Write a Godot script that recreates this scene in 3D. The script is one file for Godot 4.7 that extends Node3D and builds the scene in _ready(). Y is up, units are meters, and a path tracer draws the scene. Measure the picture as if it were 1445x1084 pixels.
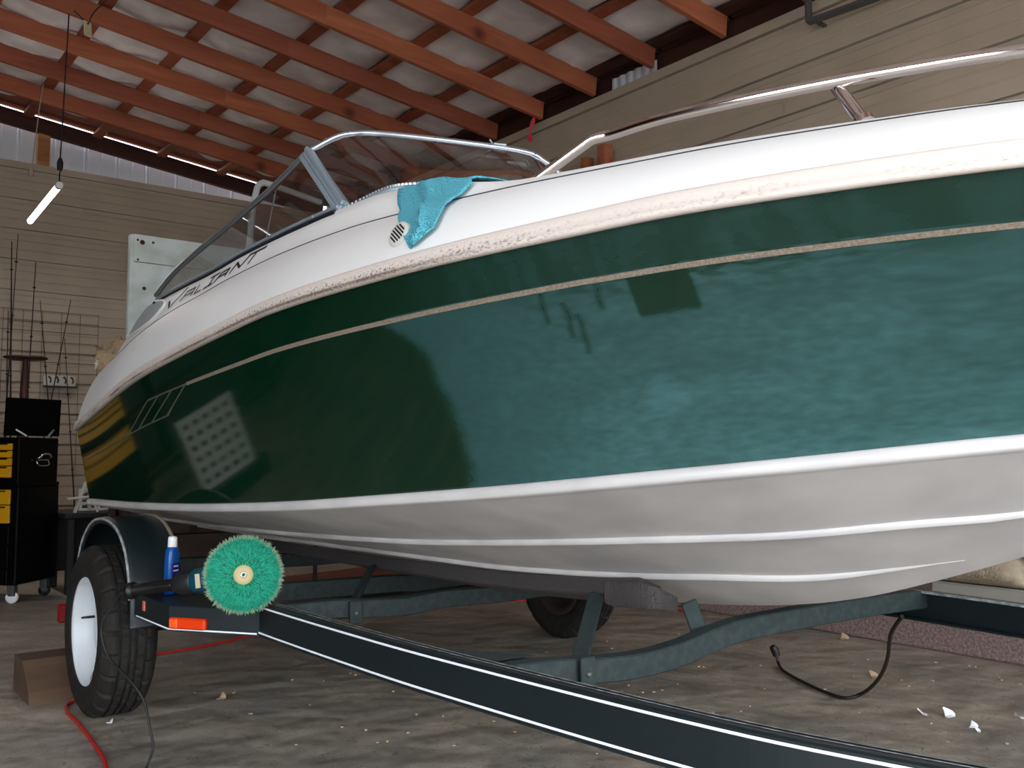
extends Node3D

# world: x runs along the trailer axle towards the right-hand wall, z along the boat towards its bow, y up, metres

var M := {}                 # materials
var rng := RandomNumberGenerator.new()
const XC := 2.18            # boat centre line

# ------------------------------------------------------------------ helpers
class MB:
	var v := PackedVector3Array()
	var uv := PackedVector2Array()
	var g := PackedInt32Array()
	var c := PackedColorArray()
	var group := 0
	var col := Color(1, 1, 1)
	func tri(a: Vector3, b: Vector3, d: Vector3, ua := Vector2.ZERO, ub := Vector2.ZERO, ud := Vector2.ZERO) -> void:
		if (b - a).cross(d - a).length_squared() < 1e-16:
			return
		v.append_array([a, b, d]); uv.append_array([ua, ub, ud])
		for i in 3:
			g.append(group); c.append(col)
	func quad(a: Vector3, b: Vector3, d: Vector3, e: Vector3, ua := Vector2.ZERO, ub := Vector2.ZERO, ud := Vector2.ZERO, ue := Vector2.ZERO) -> void:
		tri(a, b, d, ua, ub, ud); tri(a, d, e, ua, ud, ue)
	# rows of points joined into a surface
	func loft(rows: Array, close_ring := false, uvs: Array = []) -> void:
		for i in rows.size() - 1:
			var n: int = rows[i].size()
			for j in (n if close_ring else n - 1):
				var k := (j + 1) % n
				if uvs.is_empty():
					quad(rows[i][j], rows[i][k], rows[i + 1][k], rows[i + 1][j])
				else:
					quad(rows[i][j], rows[i][k], rows[i + 1][k], rows[i + 1][j], uvs[i][j], uvs[i][k], uvs[i + 1][k], uvs[i + 1][j])
	func fan(ring: Array, flip := false) -> void:
		var m := Vector3.ZERO
		for p in ring: m += p
		m /= ring.size()
		for j in ring.size():
			var k := (j + 1) % ring.size()
			if flip: tri(m, ring[k], ring[j])
			else: tri(m, ring[j], ring[k])
	# box with chamfered edges; t places it
	func box(size: Vector3, t := Transform3D(), bev := 0.004) -> void:
		var h := size / 2
		bev = minf(bev, minf(h.x, minf(h.y, h.z)) * 0.49)
		var P := func(sx: int, sy: int, sz: int, axis: int) -> Vector3:
			var p := Vector3(sx * h.x, sy * h.y, sz * h.z)
			for a in 3:
				if a != axis: p[a] -= signf(p[a]) * bev
			return t * p
		var keep := group
		group = -1
		for axis in 3:
			var b := (axis + 1) % 3
			var d := (axis + 2) % 3
			for s in [-1, 1]:
				var q: Array = []
				for w in [[-1, -1], [1, -1], [1, 1], [-1, 1]]:
					var e := [0, 0, 0]
					e[axis] = s; e[b] = w[0]; e[d] = w[1]
					q.append(P.call(e[0], e[1], e[2], axis))
				if s > 0: q.reverse()
				quad(q[0], q[1], q[2], q[3])
			for s1 in [-1, 1]:
				for s2 in [-1, 1]:
					var e1 := [0, 0, 0]; var e2 := [0, 0, 0]
					e1[axis] = -1; e1[b] = s1; e1[d] = s2
					e2[axis] = 1; e2[b] = s1; e2[d] = s2
					var q1 = P.call(e1[0], e1[1], e1[2], b); var q2 = P.call(e1[0], e1[1], e1[2], d)
					var q3 = P.call(e2[0], e2[1], e2[2], d); var q4 = P.call(e2[0], e2[1], e2[2], b)
					if s1 * s2 > 0: quad(q1, q2, q3, q4)
					else: quad(q4, q3, q2, q1)
		for sx in [-1, 1]:
			for sy in [-1, 1]:
				for sz in [-1, 1]:
					var a = P.call(sx, sy, sz, 0); var b2 = P.call(sx, sy, sz, 1); var d2 = P.call(sx, sy, sz, 2)
					if sx * sy * sz > 0: tri(a, d2, b2)
					else: tri(a, b2, d2)
		group = keep
	# a bar between two points: w across, h along "up"
	func bar(a: Vector3, b: Vector3, w: float, h: float, up := Vector3.UP, bev := 0.003) -> void:
		var z := (b - a).normalized()
		if absf(z.dot(up)) > 0.98: up = Vector3.RIGHT
		var x := up.cross(z).normalized()
		var y := z.cross(x)
		box(Vector3(w, h, a.distance_to(b)), Transform3D(Basis(x, y, z), (a + b) / 2), bev)
	func tube(pts: Array, r: float, n := 8, caps := true, radii: Array = []) -> void:
		var rows: Array = []
		var up := Vector3(0.13, 0.97, 0.2).normalized()
		for i in pts.size():
			var d: Vector3 = (pts[mini(i + 1, pts.size() - 1)] - pts[maxi(i - 1, 0)]).normalized()
			var x := up.cross(d)
			if x.length() < 0.05: x = Vector3(0.9, 0.1, 0.4).cross(d)
			x = x.normalized()
			up = d.cross(x)
			var row: Array = []
			var rr: float = radii[i] if radii.size() else r
			for k in n:
				var a := TAU * k / n
				row.append(pts[i] + (x * cos(a) + up * sin(a)) * rr)
			rows.append(row)
		loft(rows, true)
		if caps:
			var keep := group
			group = -1
			fan(rows[0], true); fan(rows[-1])
			group = keep
	# revolve [radius, along] pairs round the y axis of t
	func lathe(prof: Array, n: int, t := Transform3D()) -> void:
		var rows: Array = []
		for p in prof:
			var row: Array = []
			for k in n:
				var a := TAU * k / n
				row.append(t * Vector3(p[0] * cos(a), p[1], p[0] * sin(a)))
			rows.append(row)
		loft(rows, true)
	func mesh(smooth := true, colors := false) -> ArrayMesh:
		var st := SurfaceTool.new()
		st.begin(Mesh.PRIMITIVE_TRIANGLES)
		for i in v.size():
			st.set_smooth_group(-1 if (not smooth or g[i] < 0) else g[i])
			if colors: st.set_color(c[i])
			st.set_uv(uv[i]); st.add_vertex(v[i])
		st.generate_normals()
		return st.commit()

func numbered(n: String, parent: Node) -> String:
	if not parent.has_node(n): return n
	var k := 1
	while parent.has_node("%s_%03d" % [n, k]): k += 1
	return "%s_%03d" % [n, k]

func put(called: String, m: MB, mat: Material, parent: Node = self, smooth := true, colors := false) -> MeshInstance3D:
	var o := MeshInstance3D.new()
	o.name = numbered(called, parent)
	o.mesh = m.mesh(smooth, colors)
	o.material_override = mat
	parent.add_child(o, true)
	return o

func shared(called: String, mesh: Mesh, mat: Material, parent: Node, at := Transform3D()) -> MeshInstance3D:
	var o := MeshInstance3D.new()
	o.name = numbered(called, parent)
	o.mesh = mesh
	o.material_override = mat
	o.transform = at
	parent.add_child(o, true)
	return o

func tag(o: Node, label: String, category := "", group := "", kind := "") -> Node:
	if label: o.set_meta("label", label)
	if category: o.set_meta("category", category)
	if group: o.set_meta("group", group)
	if kind: o.set_meta("kind", kind)
	return o

func thing(called: String, label: String, category: String, at := Vector3.ZERO, turn := 0.0, group := "") -> Node3D:
	var o := Node3D.new()
	o.name = numbered(called, self)
	add_child(o, true)
	o.position = at
	o.rotation.y = turn
	tag(o, label, category, group)
	return o

func struct_root(called: String, label: String) -> Node3D:
	var o := Node3D.new()
	o.name = called
	add_child(o, true)
	tag(o, label, "", "", "structure")
	return o

func at(p: Vector3, b := Basis()) -> Transform3D:
	return Transform3D(b, p)

# monotone cubic through [x, y] pairs
func curve(tab: Array, x: float) -> float:
	var n := tab.size()
	if x <= tab[0][0]: return tab[0][1]
	if x >= tab[n - 1][0]: return tab[n - 1][1]
	var i := 0
	while tab[i + 1][0] < x: i += 1
	var slope := func(k: int) -> float: return (tab[k + 1][1] - tab[k][1]) / (tab[k + 1][0] - tab[k][0])
	var tangent := func(k: int) -> float:
		if k == 0: return slope.call(0)
		if k == n - 1: return slope.call(n - 2)
		var d0: float = slope.call(k - 1)
		var d1: float = slope.call(k)
		if d0 * d1 <= 0: return 0.0
		var h0: float = tab[k][0] - tab[k - 1][0]
		var h1: float = tab[k + 1][0] - tab[k][0]
		return (3 * h0 + 3 * h1) / ((2 * h1 + h0) / d0 + (h1 + 2 * h0) / d1)
	var h: float = tab[i + 1][0] - tab[i][0]
	var t: float = (x - tab[i][0]) / h
	var t2 := t * t
	var t3 := t2 * t
	return (2 * t3 - 3 * t2 + 1) * tab[i][1] + (t3 - 2 * t2 + t) * h * tangent.call(i) + (3 * t2 - 2 * t3) * tab[i + 1][1] + (t3 - t2) * h * tangent.call(i + 1)

func smooth_line(pts: Array, per := 6) -> Array:
	var out: Array = []
	for i in pts.size() - 1:
		var a: Vector3 = pts[maxi(i - 1, 0)]
		var d: Vector3 = pts[mini(i + 2, pts.size() - 1)]
		for k in per:
			out.append(pts[i].cubic_interpolate(pts[i + 1], a, d, float(k) / per))
	out.append(pts[-1])
	return out

# ------------------------------------------------------------------ materials
func noise(freq: float, octaves := 4, sd := 1) -> FastNoiseLite:
	var n := FastNoiseLite.new()
	n.seed = sd
	n.noise_type = FastNoiseLite.TYPE_SIMPLEX_SMOOTH
	n.frequency = freq
	n.fractal_octaves = octaves
	return n

func noise_tex(freq: float, ramp: Array, size := 512, octaves := 4, sd := 1) -> NoiseTexture2D:
	var t := NoiseTexture2D.new()
	t.width = size; t.height = size; t.seamless = true
	t.noise = noise(freq, octaves, sd)
	var g := Gradient.new()
	var offs := PackedFloat32Array()
	var cols := PackedColorArray()
	for r in ramp:
		offs.append(r[0]); cols.append(r[1])
	g.offsets = offs; g.colors = cols
	t.color_ramp = g
	return t

func bump_tex(freq: float, strength := 4.0, size := 256, sd := 3) -> NoiseTexture2D:
	var t := NoiseTexture2D.new()
	t.width = size; t.height = size; t.seamless = true; t.as_normal_map = true; t.bump_strength = strength
	t.noise = noise(freq, 3, sd)
	return t

func mat(called: String, col: Color, rough := 0.6, metal := 0.0) -> StandardMaterial3D:
	var m := StandardMaterial3D.new()
	m.resource_name = called
	m.albedo_color = col
	m.roughness = rough
	m.metallic = metal
	M[called] = m
	return m

func textured(m: StandardMaterial3D, tex: Texture2D, scale: float, world := false) -> StandardMaterial3D:
	m.albedo_texture = tex
	m.uv1_triplanar = true
	m.uv1_world_triplanar = world
	m.uv1_scale = Vector3.ONE * scale
	return m

func relief(m: StandardMaterial3D, tex: Texture2D, amount := 1.0) -> void:
	m.normal_enabled = true
	m.normal_texture = tex
	m.normal_scale = amount

func wood_image(sd: int) -> ImageTexture:
	var im := Image.create(512, 256, false, Image.FORMAT_RGB8)
	var n1 := noise(0.02, 4, sd)
	var n2 := noise(0.09, 2, sd + 5)
	var knots: Array = []
	var r := RandomNumberGenerator.new()
	r.seed = sd
	for k in 7: knots.append(Vector2(r.randf() * 512, r.randf() * 256))
	for y in 256:
		for x in 512:
			var warp := 0.0
			var dark := 0.0
			for k in knots:
				var d := Vector2((x - k.x) * 0.45, y - k.y).length()
				if d < 26:
					warp += (26 - d) * 0.35
					dark = maxf(dark, clampf(1.0 - d / 6.5, 0, 1))
			var g := n1.get_noise_2d(x * 0.16, (y + warp) * 2.4) * 0.5 + 0.5
			var f := n2.get_noise_2d(x * 0.12, y * 5.0 + warp) * 0.5 + 0.5
			var t := clampf(g * 0.75 + f * 0.3, 0, 1)
			var c := Color(1, 1, 1).lerp(Color(0.66, 0.56, 0.5), t)
			im.set_pixel(x, y, c.lerp(Color(0.34, 0.22, 0.16), dark * 0.8))
	return ImageTexture.create_from_image(im)

func concrete_image() -> ImageTexture:
	var im := Image.create(1024, 1024, false, Image.FORMAT_RGB8)
	var n1 := noise(0.006, 5, 11)
	var n2 := noise(0.05, 4, 21)
	var n3 := noise(0.25, 2, 31)
	var n4 := noise(0.012, 3, 41)
	for y in 1024:
		for x in 1024:
			var a := n1.get_noise_2d(x, y)
			var b := n2.get_noise_2d(x, y)
			var s := n3.get_noise_2d(x, y)
			var k := absf(n4.get_noise_2d(x, y))
			var l := 0.60 + a * 0.13 + b * 0.07 + s * 0.05
			if k < 0.012: l -= 0.05 * (1.0 - k / 0.012)
			var c := Color(l, l * (0.965 - a * 0.03), l * (0.91 - a * 0.06))
			if b > 0.36 and s > 0.1: c = c.darkened(0.3)
			im.set_pixel(x, y, c)
	im.generate_mipmaps()
	return ImageTexture.create_from_image(im)

# the green topsides: buffed and dull, oxidised gel coat
func hull_images() -> Array:
	var w := 2048
	var h := 512
	var al := Image.create(w, h, false, Image.FORMAT_RGB8)
	var ro := Image.create(w, h, false, Image.FORMAT_RGB8)
	var big := noise(0.006, 4, 3)
	var fine := noise(0.05, 3, 9)
	var drip := noise(0.02, 2, 15)
	var edge := [[0.0, -1.62], [0.2, -1.90], [0.28, -1.843], [0.4, -1.794], [0.57, -1.777], [0.74, -1.763], [0.85, -1.761], [1.0, -1.798]]
	var edges := PackedFloat32Array()
	for y in h: edges.append(curve(edge, (y + 0.5) / h))
	var buffed := Color8(7, 37, 23)
	var dull := Color8(34, 69, 67)
	var chalk := Color8(56, 94, 95)
	for y in h:
		var v := (y + 0.5) / h
		for x in w:
			var z := -5.0 + 4.66 * (x + 0.5) / w
			var f := fine.get_noise_2d(x, y)
			var b := big.get_noise_2d(x, y * 1.6)
			var soft := 0.032 if v > 0.17 else 0.28
			var e: float = edges[y]
			if v < 0.17: e = -1.72
			var m := smoothstep(e - soft, e + soft, z + b * 0.02 + f * 0.004)
			m *= 1.0 if v > 0.17 else 0.48 + 0.22 * drip.get_noise_2d(x * 1.6, y * 0.25)
			# smears of old polish under the stripe
			if v > 0.17 and z > -1.7:
				m *= 1.0 - clampf(0.35 + fine.get_noise_2d(x * 0.5, y * 0.9) * 1.6, 0, 0.75) * exp(-maxf(0.0, v - 0.2) / 0.06) * clampf(1.0 - absf(z + 1.05) / 0.55, 0, 1)
			# a square that was tried with polish, and runs below the stripe
			var sq := smoothstep(0.0, 0.012, minf(z + 1.24, -1.11 - z)) * smoothstep(0.0, 0.03, 0.37 - v + f * 0.01) * (1.0 if v > 0.2 else 0.0)
			m *= 1.0 - 0.85 * sq
			for d in [[-1.385, 0.25, 0.40], [-1.362, 0.3, 0.47], [-1.43, 0.2, 0.33], [-1.30, 0.2, 0.3]]:
				var dx: float = absf(z - d[0] - drip.get_noise_2d(y * 0.8, d[0] * 900) * 0.008)
				if dx < 0.012 and v > d[1] and v < d[2]: m *= 0.5 + dx / 0.012 * 0.5
			for d in [[-1.243, 0.694, 0.05], [-1.614, 0.665, 0.03]]:
				var q: float = Vector2((z - d[0]), (v - d[1]) * 0.45).length() / d[2]
				if q < 1.0: m = minf(1.3, m + 0.35 * (1.0 - q))
			var chalky := clampf(0.15 + b * 0.45 + f * 0.2 + (v - 0.35) * 0.9, 0, 1) * clampf((z + 1.9) / 0.6, 0, 1)
			var c := buffed.lerp(dull.lerp(chalk, chalky), clampf(m * (0.92 + f * 0.12), 0, 1.1))
			al.set_pixel(x, y, c)
			var r := lerpf(0.06, 0.5 + f * 0.06, clampf(m, 0, 1))
			ro.set_pixel(x, y, Color(r, r, r))
	al.generate_mipmaps(); ro.generate_mipmaps()
	return [ImageTexture.create_from_image(al), ImageTexture.create_from_image(ro)]

func rub_image() -> ImageTexture:
	var w := 2048
	var h := 64
	var im := Image.create(w, h, false, Image.FORMAT_RGB8)
	var a := noise(0.09, 4, 7)
	var b := noise(0.008, 3, 8)
	for y in h:
		var v := (y + 0.5) / h
		for x in w:
			var u := float(x) / w
			var c := Color8(222, 209, 199)
			var band := exp(-pow((v - 0.6) / 0.2, 2))
			var dense := clampf(1.15 - absf(u - 0.52) * 2.0 + b.get_noise_2d(x, y) * 1.2, 0, 1)
			if u > 0.66: dense *= clampf(1.0 - (u - 0.66) / 0.08, 0.22, 1.0)
			var n := a.get_noise_2d(x * 2.0, y * 2.0)
			var s := clampf((n * 2.4 - 0.3) * 1.5 * dense * band, 0, 0.85)
			s = maxf(s, clampf(exp(-pow((v - 0.66) / 0.11, 2)) * dense * (0.85 + n * 0.9) * clampf((0.70 - u) / 0.1, 0, 1), 0, 0.8))
			c = c.lerp(Color8(84, 68, 56), s)
			im.set_pixel(x, y, c)
	im.generate_mipmaps()
	return ImageTexture.create_from_image(im)

func make_materials() -> void:
	for k in 3:
		var w := mat("timber_%d" % k, [Color(0.74, 0.44, 0.31), Color(0.68, 0.39, 0.28), Color(0.79, 0.48, 0.34)][k], 0.75)
		textured(w, wood_image(40 + k), 0.35)
	textured(mat("dark_timber", Color(0.30, 0.15, 0.11), 0.8), M.timber_0.albedo_texture, 0.4)
	textured(mat("crate_wood", Color(0.27, 0.225, 0.20), 0.9), M.timber_2.albedo_texture, 0.5)
	textured(mat("old_wood", Color(0.44, 0.36, 0.28), 0.9), M.timber_1.albedo_texture, 0.6)
	textured(mat("fir", Color(0.80, 0.60, 0.38), 0.8), M.timber_1.albedo_texture, 0.5)
	var c := textured(mat("concrete", Color(0.98, 0.95, 0.91), 0.62), concrete_image(), 0.22, true)
	relief(c, bump_tex(0.06, 3.0), 0.35)
	var cu := textured(mat("curb_concrete", Color(0.56, 0.475, 0.45), 0.9), noise_tex(0.09, [[0.2, Color(0.72, 0.7, 0.7)], [0.8, Color(1, 1, 1)]], 512, 5, 4), 1.2, true)
	relief(cu, bump_tex(0.12, 3.0), 0.25)
	var s := textured(mat("siding", Color(0.735, 0.675, 0.60), 0.5), noise_tex(0.008, [[0.2, Color(0.94, 0.935, 0.93)], [0.8, Color(1, 1, 1)]], 512, 5, 6), 0.3, true)
	s.metallic_specular = 0.4
	mat("gable_metal", Color(0.80, 0.80, 0.83), 0.45)
	textured(mat("insulation", Color(0.97, 0.95, 0.945), 0.75), noise_tex(0.02, [[0.2, Color(0.88, 0.87, 0.87)], [0.8, Color(1, 1, 1)]], 256, 4, 8), 0.5, true)
	mat("white_wall", Color(0.72, 0.69, 0.64), 0.8)
	textured(mat("gravel", Color(0.80, 0.78, 0.74), 0.95), noise_tex(0.1, [[0.2, Color(0.7, 0.7, 0.7)], [0.8, Color(1, 1, 1)]], 512, 4, 12), 0.4, true)
	var hi := hull_images()
	var hm := mat("green_gelcoat", Color(1, 1, 1), 1.0)
	hm.albedo_texture = hi[0]; hm.roughness_texture = hi[1]; hm.roughness_texture_channel = BaseMaterial3D.TEXTURE_CHANNEL_RED
	var gm := textured(mat("white_gelcoat", Color(0.945, 0.94, 0.93), 0.5), noise_tex(0.006, [[0.2, Color(0.95, 0.945, 0.94)], [0.8, Color(1, 1, 1)]], 256, 3, 14), 0.4)
	gm.metallic_specular = 0.35
	var bm := textured(mat("bottom_gelcoat", Color(0.82, 0.80, 0.785), 0.42), noise_tex(0.012, [[0.15, Color(0.86, 0.86, 0.87)], [0.8, Color(1, 1, 1)]], 512, 4, 15), 0.5)
	bm.metallic_specular = 0.5
	var rm := mat("rub_rail_plastic", Color(1, 1, 1), 0.5)
	rm.albedo_texture = rub_image()
	textured(mat("stripe_tan", Color(0.58, 0.53, 0.475), 0.5), noise_tex(0.2, [[0.3, Color(0.75, 0.72, 0.68)], [0.7, Color(1, 1, 1)]], 256, 2, 16), 3.0)
	mat("stripe_dull", Color(0.30, 0.30, 0.26), 0.5)
	mat("groove_dark", Color(0.12, 0.13, 0.15), 0.6)
	mat("navy_vinyl", Color(0.07, 0.09, 0.14), 0.45)
	mat("letter_black", Color(0.04, 0.04, 0.045), 0.4)
	mat("alloy", Color(0.72, 0.75, 0.78), 0.32, 0.9)
	mat("alloy_painted", Color(0.60, 0.66, 0.70), 0.4, 0.35)
	mat("stainless", Color(0.86, 0.83, 0.81), 0.12, 1.0)
	var gl := mat("tinted_glass", Color(0.17, 0.15, 0.145, 0.55), 0.03)
	gl.transparency = BaseMaterial3D.TRANSPARENCY_ALPHA
	gl.metallic_specular = 0.6
	mat("sticker_clear", Color(0.70, 0.70, 0.70, 0.16), 0.3).transparency = BaseMaterial3D.TRANSPARENCY_ALPHA
	mat("cockpit_grey", Color(0.62, 0.62, 0.60), 0.6)
	mat("pad_grey", Color(0.64, 0.66, 0.68), 0.5)
	var tg := textured(mat("trailer_green", Color(0.056, 0.105, 0.118), 0.42), noise_tex(0.03, [[0.25, Color(1, 1, 1)], [0.6, Color(0.86, 0.9, 0.92)], [0.85, Color(1.0, 1.0, 1.0)]], 512, 5, 17), 1.4)
	tg.metallic_specular = 0.5
	textured(mat("trailer_worn", Color(0.17, 0.225, 0.225), 0.62), noise_tex(0.035, [[0.25, Color(0.66, 0.72, 0.73)], [0.55, Color(0.8, 0.83, 0.82)], [0.9, Color(1, 1, 0.98)]], 512, 5, 18), 1.5)
	mat("tape_white", Color(0.92, 0.93, 0.95), 0.35)
	textured(mat("tape_scuffed", Color(0.68, 0.70, 0.71), 0.5), noise_tex(0.05, [[0.2, Color(0.6, 0.6, 0.58)], [0.7, Color(1, 1, 1)]], 256, 3, 19), 2.0)
	var cp := textured(mat("bunk_carpet", Color(0.34, 0.315, 0.31), 0.95), noise_tex(0.2, [[0.2, Color(0.6, 0.6, 0.6)], [0.8, Color(1, 1, 1)]], 256, 3, 20), 5.0)
	relief(cp, bump_tex(0.25, 10.0), 1.0)
	mat("fender_felt", Color(0.46, 0.42, 0.34), 0.95)
	var ty := textured(mat("tyre_rubber", Color(0.165, 0.155, 0.145), 0.75), noise_tex(0.03, [[0.2, Color(0.72, 0.7, 0.66)], [0.8, Color(1, 1, 1)]], 256, 4, 22), 2.0)
	ty.metallic_specular = 0.35
	mat("rim_white", Color(0.84, 0.86, 0.87), 0.35)
	mat("rim_rusty", Color(0.20, 0.14, 0.12), 0.8)
	mat("hub_tan", Color(0.48, 0.38, 0.27), 0.7)
	mat("black_plastic", Color(0.035, 0.036, 0.038), 0.45)
	mat("dark_grey_plastic", Color(0.09, 0.095, 0.10), 0.5)
	mat("tool_teal", Color(0.01, 0.29, 0.36), 0.35)
	mat("paper_cream", Color(0.80, 0.76, 0.62), 0.6)
	var wl := mat("wool_green", Color(1, 1, 1), 0.95)
	wl.vertex_color_use_as_albedo = true
	mat("wool_base", Color(0.05, 0.36, 0.25), 0.95)
	mat("felt_cream", Color(0.74, 0.68, 0.50), 0.95)
	mat("amber", Color(0.84, 0.22, 0.03), 0.22)
	mat("amber_light", Color(0.92, 0.34, 0.10), 0.25)
	mat("reflector_pink", Color(0.80, 0.42, 0.33), 0.4)
	mat("red_plastic", Color(0.50, 0.03, 0.06), 0.3)
	mat("bottle_blue", Color(0.03, 0.29, 0.58), 0.28)
	mat("label_indigo", Color(0.09, 0.10, 0.42), 0.35)
	mat("label_white", Color(0.80, 0.80, 0.86), 0.4)
	mat("cap_white", Color(0.90, 0.90, 0.88), 0.4)
	var tw := textured(mat("towel_turquoise", Color(0.40, 0.78, 0.85), 0.95), noise_tex(0.2, [[0.2, Color(0.82, 0.84, 0.86)], [0.8, Color(1, 1, 1)]], 256, 3, 23), 4.0)
	relief(tw, bump_tex(0.22, 12.0), 1.0)
	mat("chest_black", Color(0.018, 0.018, 0.021), 0.35).metallic_specular = 0.25
	mat("drawer_yellow", Color(0.80, 0.58, 0.04), 0.35)
	mat("chrome", Color(0.80, 0.80, 0.80), 0.18, 1.0)
	mat("screen_black", Color(0.012, 0.012, 0.014), 0.12).metallic_specular = 0.25
	var bo := textured(mat("board_white", Color(0.82, 0.85, 0.84), 0.55), noise_tex(0.02, [[0.2, Color(0.88, 0.89, 0.86)], [0.8, Color(1, 1, 1)]], 256, 4, 24), 0.8)
	bo.metallic_specular = 0.3
	mat("bolt_rust", Color(0.27, 0.16, 0.12), 0.8)
	mat("pipe_white", Color(0.80, 0.83, 0.83), 0.5)
	mat("rod_dark", Color(0.10, 0.06, 0.045), 0.6)
	mat("wire_dark", Color(0.16, 0.13, 0.11), 0.6)
	mat("mahogany", Color(0.25, 0.11, 0.065), 0.6)
	mat("hook_white", Color(0.80, 0.79, 0.76), 0.6)
	mat("cord_black", Color(0.05, 0.05, 0.05), 0.6)
	mat("cord_pale", Color(0.62, 0.54, 0.48), 0.8)
	mat("hose_red", Color(0.72, 0.13, 0.12), 0.5)
	mat("hose_brown", Color(0.10, 0.075, 0.06), 0.5)
	mat("scrap_white", Color(0.92, 0.92, 0.93), 0.6)
	mat("chip_tan", Color(0.66, 0.56, 0.44), 0.9)
	var cs := textured(mat("cushion_beige", Color(0.70, 0.64, 0.55), 0.9), noise_tex(0.03, [[0.2, Color(0.86, 0.84, 0.82)], [0.8, Color(1, 1, 1)]], 256, 4, 25), 1.5)
	relief(cs, bump_tex(0.2, 5.0), 0.5)
	mat("slab_pale", Color(0.62, 0.60, 0.56), 0.85)
	mat("navy_tub", Color(0.05, 0.06, 0.10), 0.5)
	mat("steel_grey", Color(0.36, 0.37, 0.37), 0.45, 0.5)
	mat("ribbon_pink", Color(0.78, 0.14, 0.24), 0.6)
	mat("rag_tan", Color(0.62, 0.53, 0.41), 0.95)
	mat("rag_white", Color(0.80, 0.77, 0.70), 0.95)
	mat("crate_white", Color(0.76, 0.75, 0.71), 0.55)
	mat("bench_black", Color(0.03, 0.03, 0.033), 0.6)
	textured(mat("cardboard", Color(0.38, 0.33, 0.30), 0.9), noise_tex(0.02, [[0.2, Color(0.86, 0.85, 0.84)], [0.8, Color(1, 1, 1)]], 256, 4, 26), 1.0)
	textured(mat("plywood_brown", Color(0.52, 0.30, 0.20), 0.8), M.timber_2.albedo_texture, 0.4)
	var tu := mat("tube_glow", Color(1, 1, 1), 0.4)
	tu.emission_enabled = true
	tu.emission = Color(1.0, 0.97, 0.95)
	tu.emission_energy_multiplier = 9.0

# ------------------------------------------------------------------ scene
func _ready() -> void:
	rng.seed = 5
	# camera: level horizon a little below the middle of the frame, 52 degrees off the axle line
	var cam := Camera3D.new()
	cam.name = "camera"
	add_child(cam, true)
	cam.keep_aspect = Camera3D.KEEP_HEIGHT
	cam.fov = rad_to_deg(2.0 * atan(542.0 / 1300.0))
	var th := deg_to_rad(52.0)
	var pitch := atan(98.0 / 1300.0)
	var level := Vector3(cos(th), 0, -sin(th))
	var fw := level * cos(pitch) + Vector3.UP * sin(pitch)
	cam.position = Vector3(0, 1.01, 0)
	cam.look_at_from_position(cam.position, cam.position + fw, Vector3.UP)
	cam.near = 0.05
	cam.far = 200.0
	cam.current = true
	# overcast daylight through the open door behind the camera
	var we := WorldEnvironment.new()
	we.name = "world_environment"
	var env := Environment.new()
	var sky := Sky.new()
	var sm := ProceduralSkyMaterial.new()
	sm.sky_top_color = Color(0.88, 0.92, 0.97)
	sm.sky_horizon_color = Color(0.92, 0.945, 0.97)
	sm.ground_horizon_color = Color(0.55, 0.54, 0.52)
	sm.ground_bottom_color = Color(0.45, 0.44, 0.42)
	sm.sky_energy_multiplier = 1.0
	sky.sky_material = sm
	env.background_mode = Environment.BG_SKY
	env.sky = sky
	env.background_energy_multiplier = 4.0
	env.ambient_light_source = Environment.AMBIENT_SOURCE_SKY
	env.tonemap_mode = Environment.TONE_MAPPER_LINEAR
	env.tonemap_exposure = 2.55
	env.sdfgi_enabled = true
	env.ssao_enabled = true
	env.ssil_enabled = true
	we.environment = env
	add_child(we, true)

	make_materials()
	build_shell()
	build_ceiling()
	build_boat()
	build_trailer()
	build_on_trailer()
	build_towel()
	build_lamp()
	build_back_corner()
	build_right_side()
	build_floor_things()

# ------------------------------------------------------------------ the building
const ZB := -9.95           # face of the back wall
const XR := 4.92            # face of the right wall
const XL := -3.6
const ZF := 3.4
func roof_y(x: float) -> float:      # underside of the rafters
	return 3.82 + 0.114 * (4.83 - x)

# one course of ribbed metal siding, 0.3 m high, as points (out, up)
func siding_profile() -> Array:
	return [[-0.014, 0.0], [0.024, 0.0], [0.025, 0.004], [0.025, 0.084], [0.020, 0.088], [0.020, 0.094], [0.025, 0.099], [0.025, 0.174], [0.020, 0.178], [0.020, 0.184], [0.025, 0.189], [0.025, 0.244], [0.012, 0.252], [0.012, 0.281], [-0.014, 0.284], [-0.014, 0.300]]

func siding(parent: Node, a: Vector3, b: Vector3, out: Vector3, top: float, from_y := 0.0) -> void:
	var prof := siding_profile()
	var y := top
	var mesh: ArrayMesh = null
	while y > from_y + 0.02:
		y -= 0.3
		if mesh == null:
			var m := MB.new()
			var r0: Array = []
			var r1: Array = []
			for p in prof:
				r0.append(a + out * p[0] + Vector3.UP * p[1])
				r1.append(b + out * p[0] + Vector3.UP * p[1])
			m.loft([r0, r1])
			mesh = m.mesh(false)
		shared("siding_panel", mesh, M.siding, parent, at(Vector3(0, y, 0)))

func slab(parent: Node, called: String, lo: Vector3, hi: Vector3, m: Material, bev := 0.002) -> MeshInstance3D:
	var b := MB.new()
	b.box(hi - lo, at((lo + hi) / 2), bev)
	return put(called, b, m, parent)

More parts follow.
